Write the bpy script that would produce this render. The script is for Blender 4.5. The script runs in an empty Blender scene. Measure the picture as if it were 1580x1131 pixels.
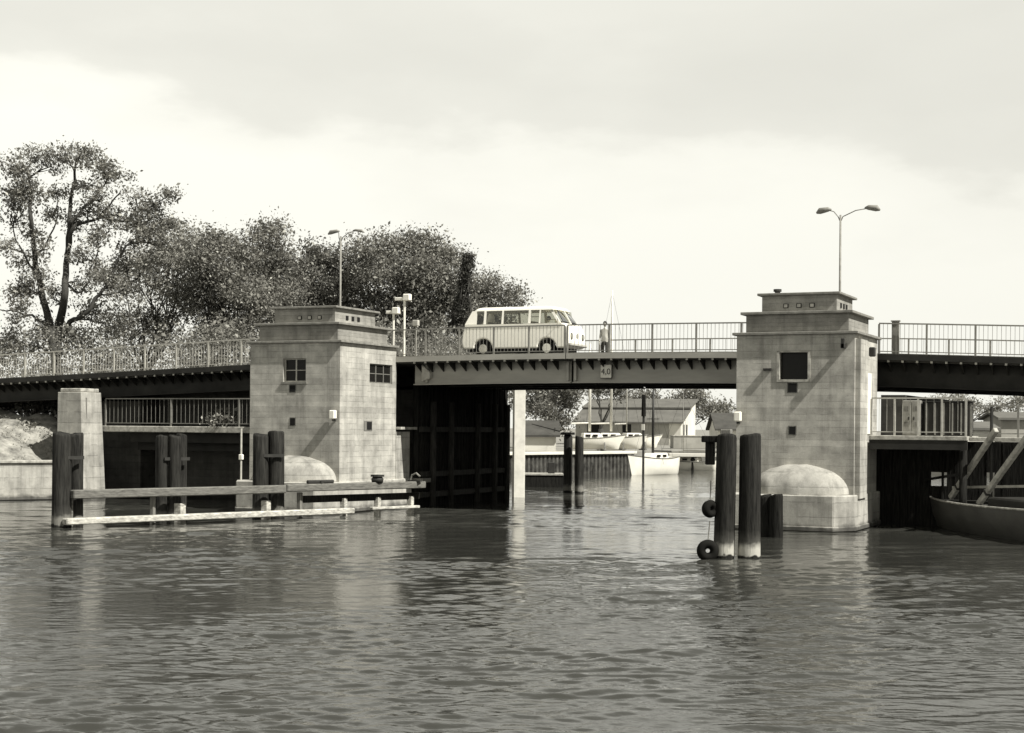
import bpy, bmesh, math, random
import numpy as np
from mathutils import Vector, Matrix
random.seed(7); RNG = np.random.default_rng(11)
scene = bpy.context.scene
COL = scene.collection

# ------------------------------------------------------------------ camera
TH = math.radians(24)
FW = np.array([-math.sin(TH), math.cos(TH), 0.0]); RT = np.array([math.cos(TH), math.sin(TH), 0.0])
CAM = np.array([9.84, -48.16, 3.13]); FPX = 2400.0; HY = 659.0; ROLL = math.radians(.47)
cd = bpy.data.cameras.new('camera'); cam = bpy.data.objects.new('camera', cd); COL.objects.link(cam)
cd.sensor_width = 36; cd.lens = 36 * FPX / 1580; cd.shift_y = (HY - 565.5) / 1580
cd.clip_start = .5; cd.clip_end = 6000
M = Matrix(((RT[0], 0, -FW[0]), (RT[1], 0, -FW[1]), (0, 1, 0))).to_4x4()
cam.matrix_world = Matrix.Translation(Vector(CAM)) @ M @ Matrix.Rotation(ROLL, 4, 'Z')
scene.camera = cam
scene.render.resolution_x = 1024; scene.render.resolution_y = 733
scene.view_settings.view_transform = 'Standard'; scene.view_settings.look = 'None'
scene.view_settings.gamma = 1; scene.view_settings.exposure = 0.6
scene.view_settings.use_curve_mapping = False

# ------------------------------------------------------------------ sky and sun
SUN = Vector((-.64, .115, -.76)).normalized()
w = bpy.data.worlds.new('World'); scene.world = w; w.use_nodes = True
nt = w.node_tree; N = nt.nodes; L = nt.links; N.clear()
def nd(tree, t, **kw):
    n = tree.nodes.new(t)
    for k, v in kw.items():
        if k.startswith('i_'): n.inputs[k[2:]].default_value = v
        else: setattr(n, k, v)
    return n
out = nd(nt, 'ShaderNodeOutputWorld'); bg = nd(nt, 'ShaderNodeBackground'); bg.inputs[1].default_value = .068
sky = nd(nt, 'ShaderNodeTexSky', sky_type='NISHITA', sun_disc=False)
sky.sun_elevation = math.asin(-SUN.z); sky.sun_rotation = math.atan2(-SUN.x, -SUN.y)
bw = nd(nt, 'ShaderNodeRGBToBW'); L.new(sky.outputs[0], bw.inputs[0])
tc = nd(nt, 'ShaderNodeTexCoord'); sep = nd(nt, 'ShaderNodeSeparateXYZ'); L.new(tc.outputs['Generated'], sep.inputs[0])
mp = nd(nt, 'ShaderNodeMapping'); mp.inputs['Scale'].default_value = (1, 1, 2.6); mp.inputs['Location'].default_value = (3.1, .4, .2)
L.new(tc.outputs['Generated'], mp.inputs[0])
n1 = nd(nt, 'ShaderNodeTexNoise'); n1.inputs['Scale'].default_value = 4.2; n1.inputs['Detail'].default_value = 7; n1.inputs['Roughness'].default_value = .52
L.new(mp.outputs[0], n1.inputs['Vector'])
def mth(tree, op, a, b=None, clamp=False):
    n = tree.nodes.new('ShaderNodeMath'); n.operation = op; n.use_clamp = clamp
    for i, v in enumerate((a, b)):
        if v is None: continue
        if isinstance(v, (int, float)): n.inputs[i].default_value = v
        else: tree.links.new(v, n.inputs[i])
    return n.outputs[0]
lat = nd(nt, 'ShaderNodeVectorMath', operation='DOT_PRODUCT'); L.new(tc.outputs['Generated'], lat.inputs[0]); lat.inputs[1].default_value = tuple(RT)
e = mth(nt, 'ADD', mth(nt, 'ADD', sep.outputs[2], mth(nt, 'MULTIPLY', lat.outputs['Value'], .08)), mth(nt, 'MULTIPLY', mth(nt, 'SUBTRACT', n1.outputs[0], .5), .26))
rmp = nd(nt, 'ShaderNodeValToRGB'); L.new(e, rmp.inputs[0])
cr = rmp.color_ramp
for p, v in ((0, 9.3), (.125, 9.9), (.168, 9.6), (.192, 8.5), (.23, 8.3), (.30, 8.5), (.42, 4.2), (.6, 3.0), (1, 2.0)):
    el = cr.elements[0] if p == 0 else (cr.elements[-1] if p == 1 else cr.elements.new(p))
    el.position = p; el.color = (v / 10, v / 10, v / 10, 1)
cl = mth(nt, 'MULTIPLY', mth(nt, 'MULTIPLY', rmp.outputs[0], 10), mth(nt, 'SUBTRACT', 1.0, mth(nt, 'MULTIPLY', lat.outputs['Value'], .13)))
gap = nd(nt, 'ShaderNodeMapRange'); gap.inputs[1].default_value = .35; gap.inputs[2].default_value = .65; gap.inputs[3].default_value = .0; gap.inputs[4].default_value = .35
L.new(n1.outputs[0], gap.inputs[0])
mixv = nd(nt, 'ShaderNodeMix'); mixv.data_type = 'FLOAT'
L.new(mth(nt, 'MULTIPLY', gap.outputs[0], mth(nt, 'MULTIPLY', sep.outputs[2], 1.6, True)), mixv.inputs[0]); L.new(cl, mixv.inputs[2]); L.new(bw.outputs[0], mixv.inputs[3])
tint = nd(nt, 'ShaderNodeMix'); tint.data_type = 'RGBA'; tint.blend_type = 'MULTIPLY'; tint.inputs[0].default_value = 1
comb = nd(nt, 'ShaderNodeCombineColor'); L.new(mixv.outputs[0], comb.inputs[0]); L.new(mixv.outputs[0], comb.inputs[1]); L.new(mixv.outputs[0], comb.inputs[2])
L.new(comb.outputs[0], tint.inputs[6]); tint.inputs[7].default_value = (1.0, .99, .90, 1)
L.new(tint.outputs[2], bg.inputs[0]); L.new(bg.outputs[0], out.inputs[0])
sl = bpy.data.lights.new('sun', 'SUN'); sl.energy = 5.0; sl.angle = math.radians(.53); sl.color = (1, .975, .91)
so = bpy.data.objects.new('sun', sl); COL.objects.link(so); so.rotation_euler = SUN.to_track_quat('-Z', 'Y').to_euler()

# ------------------------------------------------------------------ helpers
def cw(px, D, py=None):
    """world point seen in photo column px at camera distance D (row py, else on the water)"""
    dx = (px - 790) / FPX; dy = -((py if py is not None else HY) - HY) / FPX
    a = dx * math.cos(ROLL) - dy * math.sin(ROLL); b = dy * math.cos(ROLL) + dx * math.sin(ROLL)
    p = CAM + D * FW + D * a * RT
    return Vector((p[0], p[1], CAM[2] + D * b if py is not None else 0))
def cz(px, py, z=0.0):
    dx = (px - 790) / FPX; dy = -(py - HY) / FPX
    a = dx * math.cos(ROLL) - dy * math.sin(ROLL); b = dy * math.cos(ROLL) + dx * math.sin(ROLL)
    D = (z - CAM[2]) / b; p = CAM + D * FW + D * a * RT
    return Vector((p[0], p[1], z))
def mesh_obj(name, verts, faces, mat, parent=None, smooth=False):
    me = bpy.data.meshes.new(name); me.from_pydata([tuple(v) for v in verts], [], faces); me.update()
    if mat: me.materials.append(mat)
    if smooth:
        for p in me.polygons: p.use_smooth = True
    o = bpy.data.objects.new(name, me); COL.objects.link(o)
    if parent: o.parent = parent
    return o
class MB:
    def __init__(s): s.v = []; s.f = []
    def add(s, vs, fs):
        n = len(s.v); s.v += [tuple(v) for v in vs]; s.f += [tuple(i + n for i in f) for f in fs]; return s
    def box(s, x0, x1, y0, y1, z0, z1):
        return s.add([(x0,y0,z0),(x1,y0,z0),(x1,y1,z0),(x0,y1,z0),(x0,y0,z1),(x1,y0,z1),(x1,y1,z1),(x0,y1,z1)],
                     [(0,3,2,1),(4,5,6,7),(0,1,5,4),(1,2,6,5),(2,3,7,6),(3,0,4,7)])
    def bar(s, a, b, w, h, up=(0, 0, 1)):
        a = Vector(a); b = Vector(b); d = (b - a).normalized(); u = Vector(up)
        sd = d.cross(u)
        if sd.length < 1e-4: sd = d.cross(Vector((1, 0, 0)))
        sd.normalize(); u = sd.cross(d).normalized(); sd *= w / 2; u *= h / 2
        vs = [a - sd - u, a + sd - u, a + sd + u, a - sd + u, b - sd - u, b + sd - u, b + sd + u, b - sd + u]
        return s.add(vs, [(0,1,2,3),(7,6,5,4),(0,4,5,1),(1,5,6,2),(2,6,7,3),(3,7,4,0)])
    def tube(s, pts, rad, n=8, cap=True):
        pts = [Vector(p) for p in pts]; rad = rad if hasattr(rad, '__len__') else [rad] * len(pts)
        base = len(s.v); ref = None
        for i, p in enumerate(pts):
            d = (pts[min(i + 1, len(pts) - 1)] - pts[max(i - 1, 0)]).normalized()
            if ref is None:
                ref = d.cross(Vector((0, 0, 1)))
                if ref.length < .1: ref = d.cross(Vector((1, 0, 0)))
            ref = (ref - d * ref.dot(d)).normalized(); u = d.cross(ref)
            for k in range(n):
                t = 2 * math.pi * k / n; s.v.append(tuple(p + rad[i] * (math.cos(t) * ref + math.sin(t) * u)))
        for i in range(len(pts) - 1):
            for k in range(n):
                a = base + i * n + k; b = base + i * n + (k + 1) % n
                s.f.append((a, b, b + n, a + n))
        if cap:
            s.f.append(tuple(base + k for k in range(n))[::-1]); e_ = base + (len(pts) - 1) * n
            s.f.append(tuple(e_ + k for k in range(n)))
        return s
    def prism(s, poly, z0, z1):
        n = len(poly); vs = [(p[0], p[1], z0) for p in poly] + [(p[0], p[1], z1) for p in poly]
        return s.add(vs, [tuple(range(n))[::-1], tuple(range(n, 2 * n))] + [(i, (i + 1) % n, (i + 1) % n + n, i + n) for i in range(n)])
    def prismY(s, poly, y0, y1):
        n = len(poly); vs = [(p[0], y0, p[1]) for p in poly] + [(p[0], y1, p[1]) for p in poly]
        return s.add(vs, [tuple(range(n)), tuple(range(n, 2 * n))[::-1]] + [((i + 1) % n, i, i + n, (i + 1) % n + n) for i in range(n)])
    def build(s, name, mat, parent=None, bevel=0, smooth=False, seg=1):
        o = mesh_obj(name, s.v, s.f, mat, parent, smooth)
        if bevel:
            m = o.modifiers.new('bevel', 'BEVEL'); m.width = bevel; m.segments = seg; m.limit_method = 'ANGLE'; m.angle_limit = .6
        return o
def tag(o, label=None, cat=None, group=None, kind=None):
    if label: o['label'] = label
    if cat: o['category'] = cat
    if group: o['group'] = group
    if kind: o['kind'] = kind
    return o
def empty(name, loc, label, cat, group=None, rz=0):
    o = bpy.data.objects.new(name, None); COL.objects.link(o); o.location = loc; o.rotation_euler = (0, 0, rz)
    o.empty_display_size = .2
    return tag(o, label, cat, group)
def copy_tree(o, parent=None):
    c = o.copy(); COL.objects.link(c)
    if parent: c.parent = parent
    for ch in list(o.children): copy_tree(ch, c)
    return c

# ------------------------------------------------------------------ materials (black and white world: all greys, faintly warm)
def C4(v): return (min(v * 1.03, 1), v, v * .89, 1)
MATS = {}
def mat(name, v, rough=.8, var=.25, scale=3.0, bump=.0, spec=.3, metal=0.0, stretch=(1, 1, 1), v2=None, obj=False):
    m = bpy.data.materials.new(name); m.use_nodes = True; t = m.node_tree; p = t.nodes['Principled BSDF']
    p.inputs['Roughness'].default_value = rough; p.inputs['Specular IOR Level'].default_value = spec; p.inputs['Metallic'].default_value = metal
    tcn = nd(t, 'ShaderNodeTexCoord') if obj else nd(t, 'ShaderNodeNewGeometry')
    mpn = nd(t, 'ShaderNodeMapping'); mpn.inputs['Scale'].default_value = stretch
    t.links.new(tcn.outputs['Object' if obj else 'Position'], mpn.inputs[0])
    ns = nd(t, 'ShaderNodeTexNoise'); ns.inputs['Scale'].default_value = scale; ns.inputs['Detail'].default_value = 6; ns.inputs['Roughness'].default_value = .62
    t.links.new(mpn.outputs[0], ns.inputs['Vector'])
    r = nd(t, 'ShaderNodeValToRGB'); r.color_ramp.elements[0].position = .3; r.color_ramp.elements[1].position = .7
    r.color_ramp.elements[0].color = C4(v * (1 - var)); r.color_ramp.elements[1].color = C4(v2 if v2 else min(v * (1 + var), .92))
    t.links.new(ns.outputs[0], r.inputs[0]); t.links.new(r.outputs[0], p.inputs['Base Color'])
    if bump:
        b = nd(t, 'ShaderNodeBump'); b.inputs['Strength'].default_value = bump; b.inputs['Distance'].default_value = .03
        t.links.new(ns.outputs[0], b.inputs['Height']); t.links.new(b.outputs[0], p.inputs['Normal'])
    MATS[name] = m; return m
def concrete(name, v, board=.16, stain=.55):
    """board-marked concrete: board joints, each board its own tone, mottling and run-down stains"""
    m = bpy.data.materials.new(name); m.use_nodes = True; t = m.node_tree; p = t.nodes['Principled BSDF']
    p.inputs['Roughness'].default_value = .9; p.inputs['Specular IOR Level'].default_value = .15
    g = nd(t, 'ShaderNodeNewGeometry'); s = nd(t, 'ShaderNodeSeparateXYZ'); t.links.new(g.outputs['Position'], s.inputs[0])
    zb = mth(t, 'DIVIDE', s.outputs[2], board); fl = mth(t, 'FLOOR', zb); fr = mth(t, 'FRACT', zb)
    def noise(sc, vec=None, det=5, rgh=.6, st=(1, 1, 1)):
        mpn = nd(t, 'ShaderNodeMapping'); mpn.inputs['Scale'].default_value = st; mpn.inputs['Location'].default_value = (.37, .61, .13); mpn.inputs['Rotation'].default_value = (0, 0, .6); t.links.new(vec or g.outputs['Position'], mpn.inputs[0])
        n = nd(t, 'ShaderNodeTexNoise'); n.inputs['Scale'].default_value = sc; n.inputs['Detail'].default_value = det; n.inputs['Roughness'].default_value = rgh
        t.links.new(mpn.outputs[0], n.inputs['Vector']); return n.outputs[0]
    # board tone: white noise on (board index, section along the wall)
    cmb = nd(t, 'ShaderNodeCombineXYZ'); t.links.new(fl, cmb.inputs[2])
    sec = mth(t, 'FLOOR', mth(t, 'ADD', mth(t, 'DIVIDE', mth(t, 'ADD', s.outputs[0], mth(t, 'MULTIPLY', s.outputs[1], .83)), 7.7), mth(t, 'MULTIPLY', fl, .37)))
    wn = nd(t, 'ShaderNodeTexWhiteNoise'); wn.noise_dimensions = '3D'; t.links.new(cmb.outputs[0], wn.inputs[0])
    a = mth(t, 'ADD', .86, mth(t, 'MULTIPLY', wn.outputs[0], .24))
    jn = mth(t, 'GREATER_THAN', mth(t, 'ABSOLUTE', mth(t, 'SUBTRACT', fr, .5)), .455)
    jn = mth(t, 'MULTIPLY', jn, mth(t, 'GREATER_THAN', noise(1.7, st=(1, 1, 4)), .47))
    a = mth(t, 'MULTIPLY', a, mth(t, 'SUBTRACT', 1, mth(t, 'MULTIPLY', jn, .2)))
    mot = noise(2.1, det=8); a = mth(t, 'MULTIPLY', a, mth(t, 'ADD', .40, mth(t, 'MULTIPLY', mot, 1.2)))
    st_ = nd(t, 'ShaderNodeMapRange'); st_.inputs[1].default_value = .47; st_.inputs[2].default_value = .80; st_.inputs[3].default_value = 0; st_.inputs[4].default_value = stain
    t.links.new(noise(1.5, st=(1.6, 1.6, .12), det=9, rgh=.7), st_.inputs[0]); a = mth(t, 'MULTIPLY', a, mth(t, 'SUBTRACT', 1, st_.outputs[0]))
    gr = noise(38, det=3); a = mth(t, 'MULTIPLY', a, mth(t, 'ADD', .72, mth(t, 'MULTIPLY', gr, .56)))
    # tide line: dark wet algae band close to the water
    wl = nd(t, 'ShaderNodeMapRange'); wl.inputs[1].default_value = .12; wl.inputs[2].default_value = .26; wl.inputs[3].default_value = .28; wl.inputs[4].default_value = 1
    t.links.new(mth(t, 'ADD', s.outputs[2], mth(t, 'MULTIPLY', mth(t, 'SUBTRACT', mot, .5), .25)), wl.inputs[0]); a = mth(t, 'MULTIPLY', a, wl.outputs[0])
    big = noise(.55, det=4, st=(1, 1, 1.5)); a = mth(t, 'MULTIPLY', a, mth(t, 'ADD', .5, mth(t, 'MULTIPLY', big, 1.0)))
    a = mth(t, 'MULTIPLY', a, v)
    cc = nd(t, 'ShaderNodeCombineColor'); t.links.new(mth(t, 'MULTIPLY', a, 1.03), cc.inputs[0]); t.links.new(a, cc.inputs[1]); t.links.new(mth(t, 'MULTIPLY', a, .90), cc.inputs[2])
    t.links.new(cc.outputs[0], p.inputs['Base Color'])
    h = mth(t, 'ADD', mth(t, 'MULTIPLY', mot, .6), mth(t, 'ADD', mth(t, 'MULTIPLY', gr, .25), mth(t, 'MULTIPLY', jn, -.5)))
    b = nd(t, 'ShaderNodeBump'); b.inputs['Strength'].default_value = .6; b.inputs['Distance'].default_value = .02
    t.links.new(h, b.inputs['Height']); t.links.new(b.outputs[0], p.inputs['Normal'])
    return m
M_conc = concrete('board_marked_concrete', .385, .2)
M_conc_up = concrete('shade_toned_upper_concrete', .26, .13, .5)  # base tone darkened to stand for the cornice shadows on the fronts
M_caisson = concrete('caisson_concrete', .36, .45, .6)
M_cornice = mat('cornice_concrete', .2, .9, .3, 4, .2)
M_slab = mat('slab_concrete', .34, .9, .45, 5, .3)
M_pier_dark = concrete('shaded_pier_concrete', .07, .3, .5)  # the shade under the bridge is put into this dark tone
M_white_conc = mat('white_painted_concrete', .72, .8, .14, 3, .2)
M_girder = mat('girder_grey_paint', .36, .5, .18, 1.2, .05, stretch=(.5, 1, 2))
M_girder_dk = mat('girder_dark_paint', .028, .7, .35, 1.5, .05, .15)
M_steel_dk = mat('dark_steel', .03, .6, .3, 4)
M_rail = mat('railing_grey_paint', .22, .6, .25, 6)
M_rail_lt = mat('railing_pale_paint', .42, .6, .2, 6)
M_asph = mat('deck_asphalt', .06, .9, .2, 8)
M_tar = mat('tarred_timber', .010, .9, .6, 3, .7, .08, stretch=(6, 6, .6), v2=.026)
M_timber = mat('weathered_timber', .16, .85, .45, 3, .7, stretch=(6, 6, .6))
M_beam = mat('weathered_fender_beam', .13, .85, .45, 4, .6, stretch=(1, 1, 5))
M_limed = mat('whitened_beam', .30, .85, .4, 5, .6, stretch=(1, 1, 3), v2=.62)
M_white = mat('white_paint', .80, .35, .05, 2, 0, .5)
M_cream = mat('cream_body_paint', .86, .3, .06, 2, 0, .5)
M_rubber = mat('black_rubber', .012, .9, .2, 6, 0, .06)
M_black = mat('black_opening', .008, .9, .1, 2)
M_chrome = mat('chrome', .6, .2, .05, 3, 0, .5, 1.0)
M_skin = mat('skin', .38, .6, .06, 8); M_hair = mat('dark_hair', .03, .7, .2, 20)
M_cloth_dk = mat('dark_cloth', .05, .9, .2, 20); M_cloth_lt = mat('pale_cloth', .5, .9, .1, 20)
M_bark = mat('bark', .05, .95, .4, 6, .5, stretch=(3, 3, .7))
M_roof = mat('roof_sheeting', .12, .8, .2, .8, .2, stretch=(1, 1, .3))
M_roof_dk = mat('dark_roofing_felt', .06, .9, .3, 1)
M_render = mat('pale_render', .6, .85, .12, .7)
M_brickw = mat('grey_rendered_wall', .3, .85, .25, .6)
M_soil = mat('bank_sand', .14, .95, .35, 2.4, .8, v2=.36)
M_ground = mat('yard_ground', .22, .95, .3, .2, .2)
M_hull_dk = mat('olive_hull_paint', .075, .45, .25, 1.5, .05, .5)
M_hull_w = mat('white_hull_paint', .78, .35, .08, 1.5, 0, .5)
M_canvas = mat('canvas', .35, .9, .2, 3)
def glass(name, tr=.55, v=.05):
    m = bpy.data.materials.new(name); m.use_nodes = True; t = m.node_tree; t.nodes.clear()
    o = nd(t, 'ShaderNodeOutputMaterial'); tr_ = nd(t, 'ShaderNodeBsdfTransparent'); tr_.inputs[0].default_value = (tr, tr, tr * .95, 1)
    gl = nd(t, 'ShaderNodeBsdfGlossy'); gl.inputs['Roughness'].default_value = .02; fr = nd(t, 'ShaderNodeFresnel'); fr.inputs[0].default_value = 1.5
    mx = nd(t, 'ShaderNodeMixShader'); t.links.new(fr.outputs[0], mx.inputs[0]); t.links.new(tr_.outputs[0], mx.inputs[1]); t.links.new(gl.outputs[0], mx.inputs[2]); t.links.new(mx.outputs[0], o.inputs[0])
    return m
M_glass = glass('vehicle_glass', .8)
M_pane = mat('dark_window_pane', .012, .25, .1, 2, 0, .12)
def leafmat(name, v, v2):
    m = bpy.data.materials.new(name); m.use_nodes = True; t = m.node_tree; t.nodes.clear()
    o = nd(t, 'ShaderNodeOutputMaterial'); g = nd(t, 'ShaderNodeNewGeometry')
    ns = nd(t, 'ShaderNodeTexNoise'); ns.inputs['Scale'].default_value = .9; ns.inputs['Detail'].default_value = 5; ns.inputs['Roughness'].default_value = .7; t.links.new(g.outputs['Position'], ns.inputs['Vector'])
    r = nd(t, 'ShaderNodeValToRGB'); r.color_ramp.elements[0].position = .35; r.color_ramp.elements[1].position = .65
    r.color_ramp.elements[0].color = C4(v); r.color_ramp.elements[1].color = C4(v2); t.links.new(ns.outputs[0], r.inputs[0])
    d = nd(t, 'ShaderNodeBsdfDiffuse'); tl = nd(t, 'ShaderNodeBsdfTranslucent'); gl = nd(t, 'ShaderNodeBsdfGlossy'); gl.inputs['Roughness'].default_value = .45; gl.inputs[0].default_value = (.8, .8, .72, 1)
    t.links.new(r.outputs[0], d.inputs[0]); t.links.new(r.outputs[0], tl.inputs[0])
    m1 = nd(t, 'ShaderNodeMixShader'); m1.inputs[0].default_value = .3; t.links.new(d.outputs[0], m1.inputs[1]); t.links.new(tl.outputs[0], m1.inputs[2])
    m2 = nd(t, 'ShaderNodeMixShader'); m2.inputs[0].default_value = .04; t.links.new(m1.outputs[0], m2.inputs[1]); t.links.new(gl.outputs[0], m2.inputs[2])
    t.links.new(m2.outputs[0], o.inputs[0]); return m
M_leaf = leafmat('broad_leaves', .11, .27); M_leaf_dk = leafmat('dark_leaves', .08, .2); M_leaf_lt = leafmat('pale_leaves', .15, .34); M_leaf_bk = leafmat('poplar_leaves', .03, .08)

# water
M_water = bpy.data.materials.new('river_water'); M_water.use_nodes = True
t = M_water.node_tree; p = t.nodes['Principled BSDF']
p.inputs['Base Color'].default_value = (.038, .038, .033, 1); p.inputs['Roughness'].default_value = .03; p.inputs['IOR'].default_value = 1.33; p.inputs['Specular IOR Level'].default_value = .5
g = nd(t, 'ShaderNodeNewGeometry')
def wnoise(sc, st, det=4):
    mpn = nd(t, 'ShaderNodeMapping'); mpn.inputs['Scale'].default_value = st; mpn.inputs['Rotation'].default_value = (0, 0, math.radians(24)); t.links.new(g.outputs['Position'], mpn.inputs[0])
    n = nd(t, 'ShaderNodeTexNoise'); n.inputs['Scale'].default_value = sc; n.inputs['Detail'].default_value = det; n.inputs['Roughness'].default_value = .55; t.links.new(mpn.outputs[0], n.inputs['Vector']); return n.outputs[0]
hgt = mth(t, 'ADD', mth(t, 'MULTIPLY', wnoise(3.2, (1, 1.4, 1), 5), 1.0), mth(t, 'MULTIPLY', wnoise(9, (1, 1.5, 1), 3), .22))
b = nd(t, 'ShaderNodeBump'); b.inputs['Strength'].default_value = .15; b.inputs['Distance'].default_value = .07
t.links.new(hgt, b.inputs['Height']); t.links.new(b.outputs[0], p.inputs['Normal'])

# ------------------------------------------------------------------ setting: water sheet with real waves near the camera
def steps(segs):
    r = []
    for a, b_, d in segs: r += list(np.arange(a, b_, d))
    return np.array(r + [segs[-1][1]])
def make_water():
    # lines laid square to the quay basin; fine where one stands near, coarse far off
    us = steps([(-1500, -100, 100), (-100, -30, 4), (-30, -16, .5), (-16, 18, .075), (18, 30, .5), (30, 100, 4), (100, 1500, 100)])
    vs = steps([(-60, 10, 5), (10, 26, .05), (26, 36, .08), (36, 60, .14), (60, 100, .4), (100, 400, 20), (400, 2500, 300)])
    U, V = np.meshgrid(us, vs, indexing='xy')
    X = CAM[0] + U * RT[0] + V * FW[0]; Y = CAM[1] + U * RT[1] + V * FW[1]; Z = np.zeros_like(X)
    rg = np.random.default_rng(5)
    patch = np.zeros_like(X)
    for i in range(9):
        an = rg.uniform(0, 6.28); lam = rg.uniform(6, 22); k = 6.283 / lam; patch += np.sin(k * (X * math.cos(an) + Y * math.sin(an)) + rg.uniform(0, 6.28))
    patch = 1 + .45 * np.clip(patch / 2.2, -1.6, 1.6)
    wind = math.radians(90 + 24 + 8)
    for i in range(120):
        lam = .2 * (10. ** (rg.uniform(0, 1) ** 1.3)); an = wind + rg.normal(0, .5); k = 6.283 / lam
        amp = .0015 * lam ** .74
        ph = k * (X * math.cos(an) + Y * math.sin(an)) + rg.uniform(0, 6.28)
        if lam < .6: amp *= 1.55
        if lam < .34: amp = amp * np.clip((30 - V) / 4, 0, 1)
        elif lam < .5: amp = amp * np.clip((40 - V) / 6, 0, 1)
        ph = ph + .6 * np.sin(k * .23 * (X * math.sin(an) - Y * math.cos(an)) + rg.uniform(0, 6.28))
        Z += amp * (np.sin(ph) + .22 * np.sin(2 * ph + .6))
    Z *= patch; Z *= np.clip((100 - V) / 45, 0, 1) * np.clip((28 - np.abs(U)) / 8, 0, 1)
    n, m_ = X.shape
    me = bpy.data.meshes.new('water'); me.vertices.add(n * m_)
    me.vertices.foreach_set('co', np.stack([X, Y, Z], -1).astype(np.float32).ravel())
    idx = np.arange(n * m_).reshape(n, m_); q = np.stack([idx[:-1, :-1], idx[:-1, 1:], idx[1:, 1:], idx[1:, :-1]], -1).reshape(-1, 4)
    me.loops.add(q.size); me.loops.foreach_set('vertex_index', q.ravel().astype(np.int32))
    me.polygons.add(len(q)); me.polygons.foreach_set('loop_start', np.arange(0, q.size, 4, dtype=np.int32)); me.polygons.foreach_set('loop_total', np.full(len(q), 4, dtype=np.int32))
    me.polygons.foreach_set('use_smooth', np.ones(len(q), dtype=bool)); me.update(calc_edges=True); me.materials.append(M_water)
    o = bpy.data.objects.new('water', me); COL.objects.link(o); tag(o, kind='structure')
make_water()

# far land behind the harbour
def land(name, pts, z0, z1, m): return tag(MB().prism([(p[0], p[1]) for p in pts][::1], z0, z1).build(name, m), kind='structure')
Q1 = cz(770, 733.5); Q2 = cz(976, 728)
far = [Vector((-45, 40, 0)), Q1, Q2, cw(1030, 119), cw(1200, 119), cw(1400, 122), cw(1600, 118), cw(1900, 112), cw(2600, 700), cw(2400, 2400), cw(-800, 2400), cw(-900, 300), cw(-400, 110), Vector((-60, 30, 0))]
land('ground', far, -1, 1.42, M_ground)
# left river bank: quay wall, then a slope rising to the approach
B0 = cz(-160, 776); B1 = cz(0, 771.5); B2 = cz(100, 770); 
bdir = (B2 - B1).normalized(); bn = Vector((-bdir.y, bdir.x, 0))
def bank():
    mb = MB(); cols = []
    ss = np.linspace(-14, 3.2, 69); rows = [(-.02, -1), (0, 1.5), (.35, 1.52), (1.2, 2.0), (2.6, 2.9), (4, 3.35), (6, 3.45), (16, 3.4), (40, 2.6)]
    vs = []
    for (d, z) in rows:
        for s_ in ss:
            q = B1 + bdir * s_ + bn * d
            zz = z + ((.2 * math.sin(s_ * 1.7 + d) + .12 * math.sin(s_ * 4.1 + d * 2.3) * .5 + RNG.uniform(-.05, .05)) if 1 < d < 10 else 0)
            vs.append((q.x, q.y, zz))
    n = len(ss); fs = [(i * n + j, i * n + j + 1, (i + 1) * n + j + 1, (i + 1) * n + j) for i in range(len(rows) - 1) for j in range(n - 1)]
    mb.add(vs, fs); return tag(mb.build('river_bank', M_soil, smooth=True), kind='structure')
bank()
qa = B1 - bdir * 14; qb = B1 + bdir * 3.1
qw = empty('quay_wall', B1, 'low pale concrete quay wall at the water below the left bank', 'quay wall')
MB().bar(qa - bn * .16 + Vector((0, 0, .55)) - B1, qb - bn * .16 + Vector((0, 0, .55)) - B1, .3, 1.9).build('wall', M_caisson, qw)
MB().bar(qa - bn * .18 + Vector((0, 0, 1.56)) - B1, qb - bn * .18 + Vector((0, 0, 1.56)) - B1, .44, .12).build('coping', M_slab, qw, .02)
MB().bar(qa - bn * .40 + Vector((0, 0, .1)) - B1, qb - bn * .40 + Vector((0, 0, .1)) - B1, .3, .14).build('footing_ledge', M_caisson, qw)

# ------------------------------------------------------------------ foliage
def leaves(name, C_, n, sig, size, m, parent=None, flat=.7):
    """C_ (k,3) clump centres; n leaves per clump"""
    C_ = np.asarray(C_, float); k = len(C_)
    P = np.repeat(C_, n, 0) + RNG.normal(0, 1, (k * n, 3)) * np.array([sig, sig, sig * flat])
    a = RNG.normal(0, 1, (len(P), 3)); a /= np.linalg.norm(a, axis=1)[:, None]
    b_ = np.cross(a, RNG.normal(0, 1, (len(P), 3))); b_ /= np.linalg.norm(b_, axis=1)[:, None]
    s = size * RNG.uniform(.4, 1.0, (len(P), 1)) ** 1.0 * (1 + .7 * (RNG.random((len(P), 1)) > .85)); a *= s; b_ *= s * .55
    V = np.stack([P - a, P + b_, P + a, P - b_], 1).reshape(-1, 3)
    me = bpy.data.meshes.new(name); me.vertices.add(len(V)); me.vertices.foreach_set('co', V.astype(np.float32).ravel())
    q = np.arange(len(V), dtype=np.int32); me.loops.add(len(V)); me.loops.foreach_set('vertex_index', q)
    me.polygons.add(len(P)); me.polygons.foreach_set('loop_start', q[::4].copy()); me.polygons.foreach_set('loop_total', np.full(len(P), 4, dtype=np.int32)); me.update(calc_edges=True)
    me.materials.append(m); o = bpy.data.objects.new(name, me); COL.objects.link(o)
    if parent: o.parent = parent
    return o
LF = 5.2
def limb(mb, a, b_, r0, r1, wob=.06, n=5):
    a = Vector(a); b_ = Vector(b_); Ld = (b_ - a).length; pts = []; rr = []
    for i in range(n + 1):
        t_ = i / n; q = a.lerp(b_, t_); k = math.sin(math.pi * t_) * Ld * wob
        q += Vector((random.uniform(-1, 1), random.uniform(-1, 1), random.uniform(-.2, 1))) * k
        pts.append(q); rr.append(r0 + (r1 - r0) * t_ ** .8)
    mb.tube(pts, rr, 6, False); return pts
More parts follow.
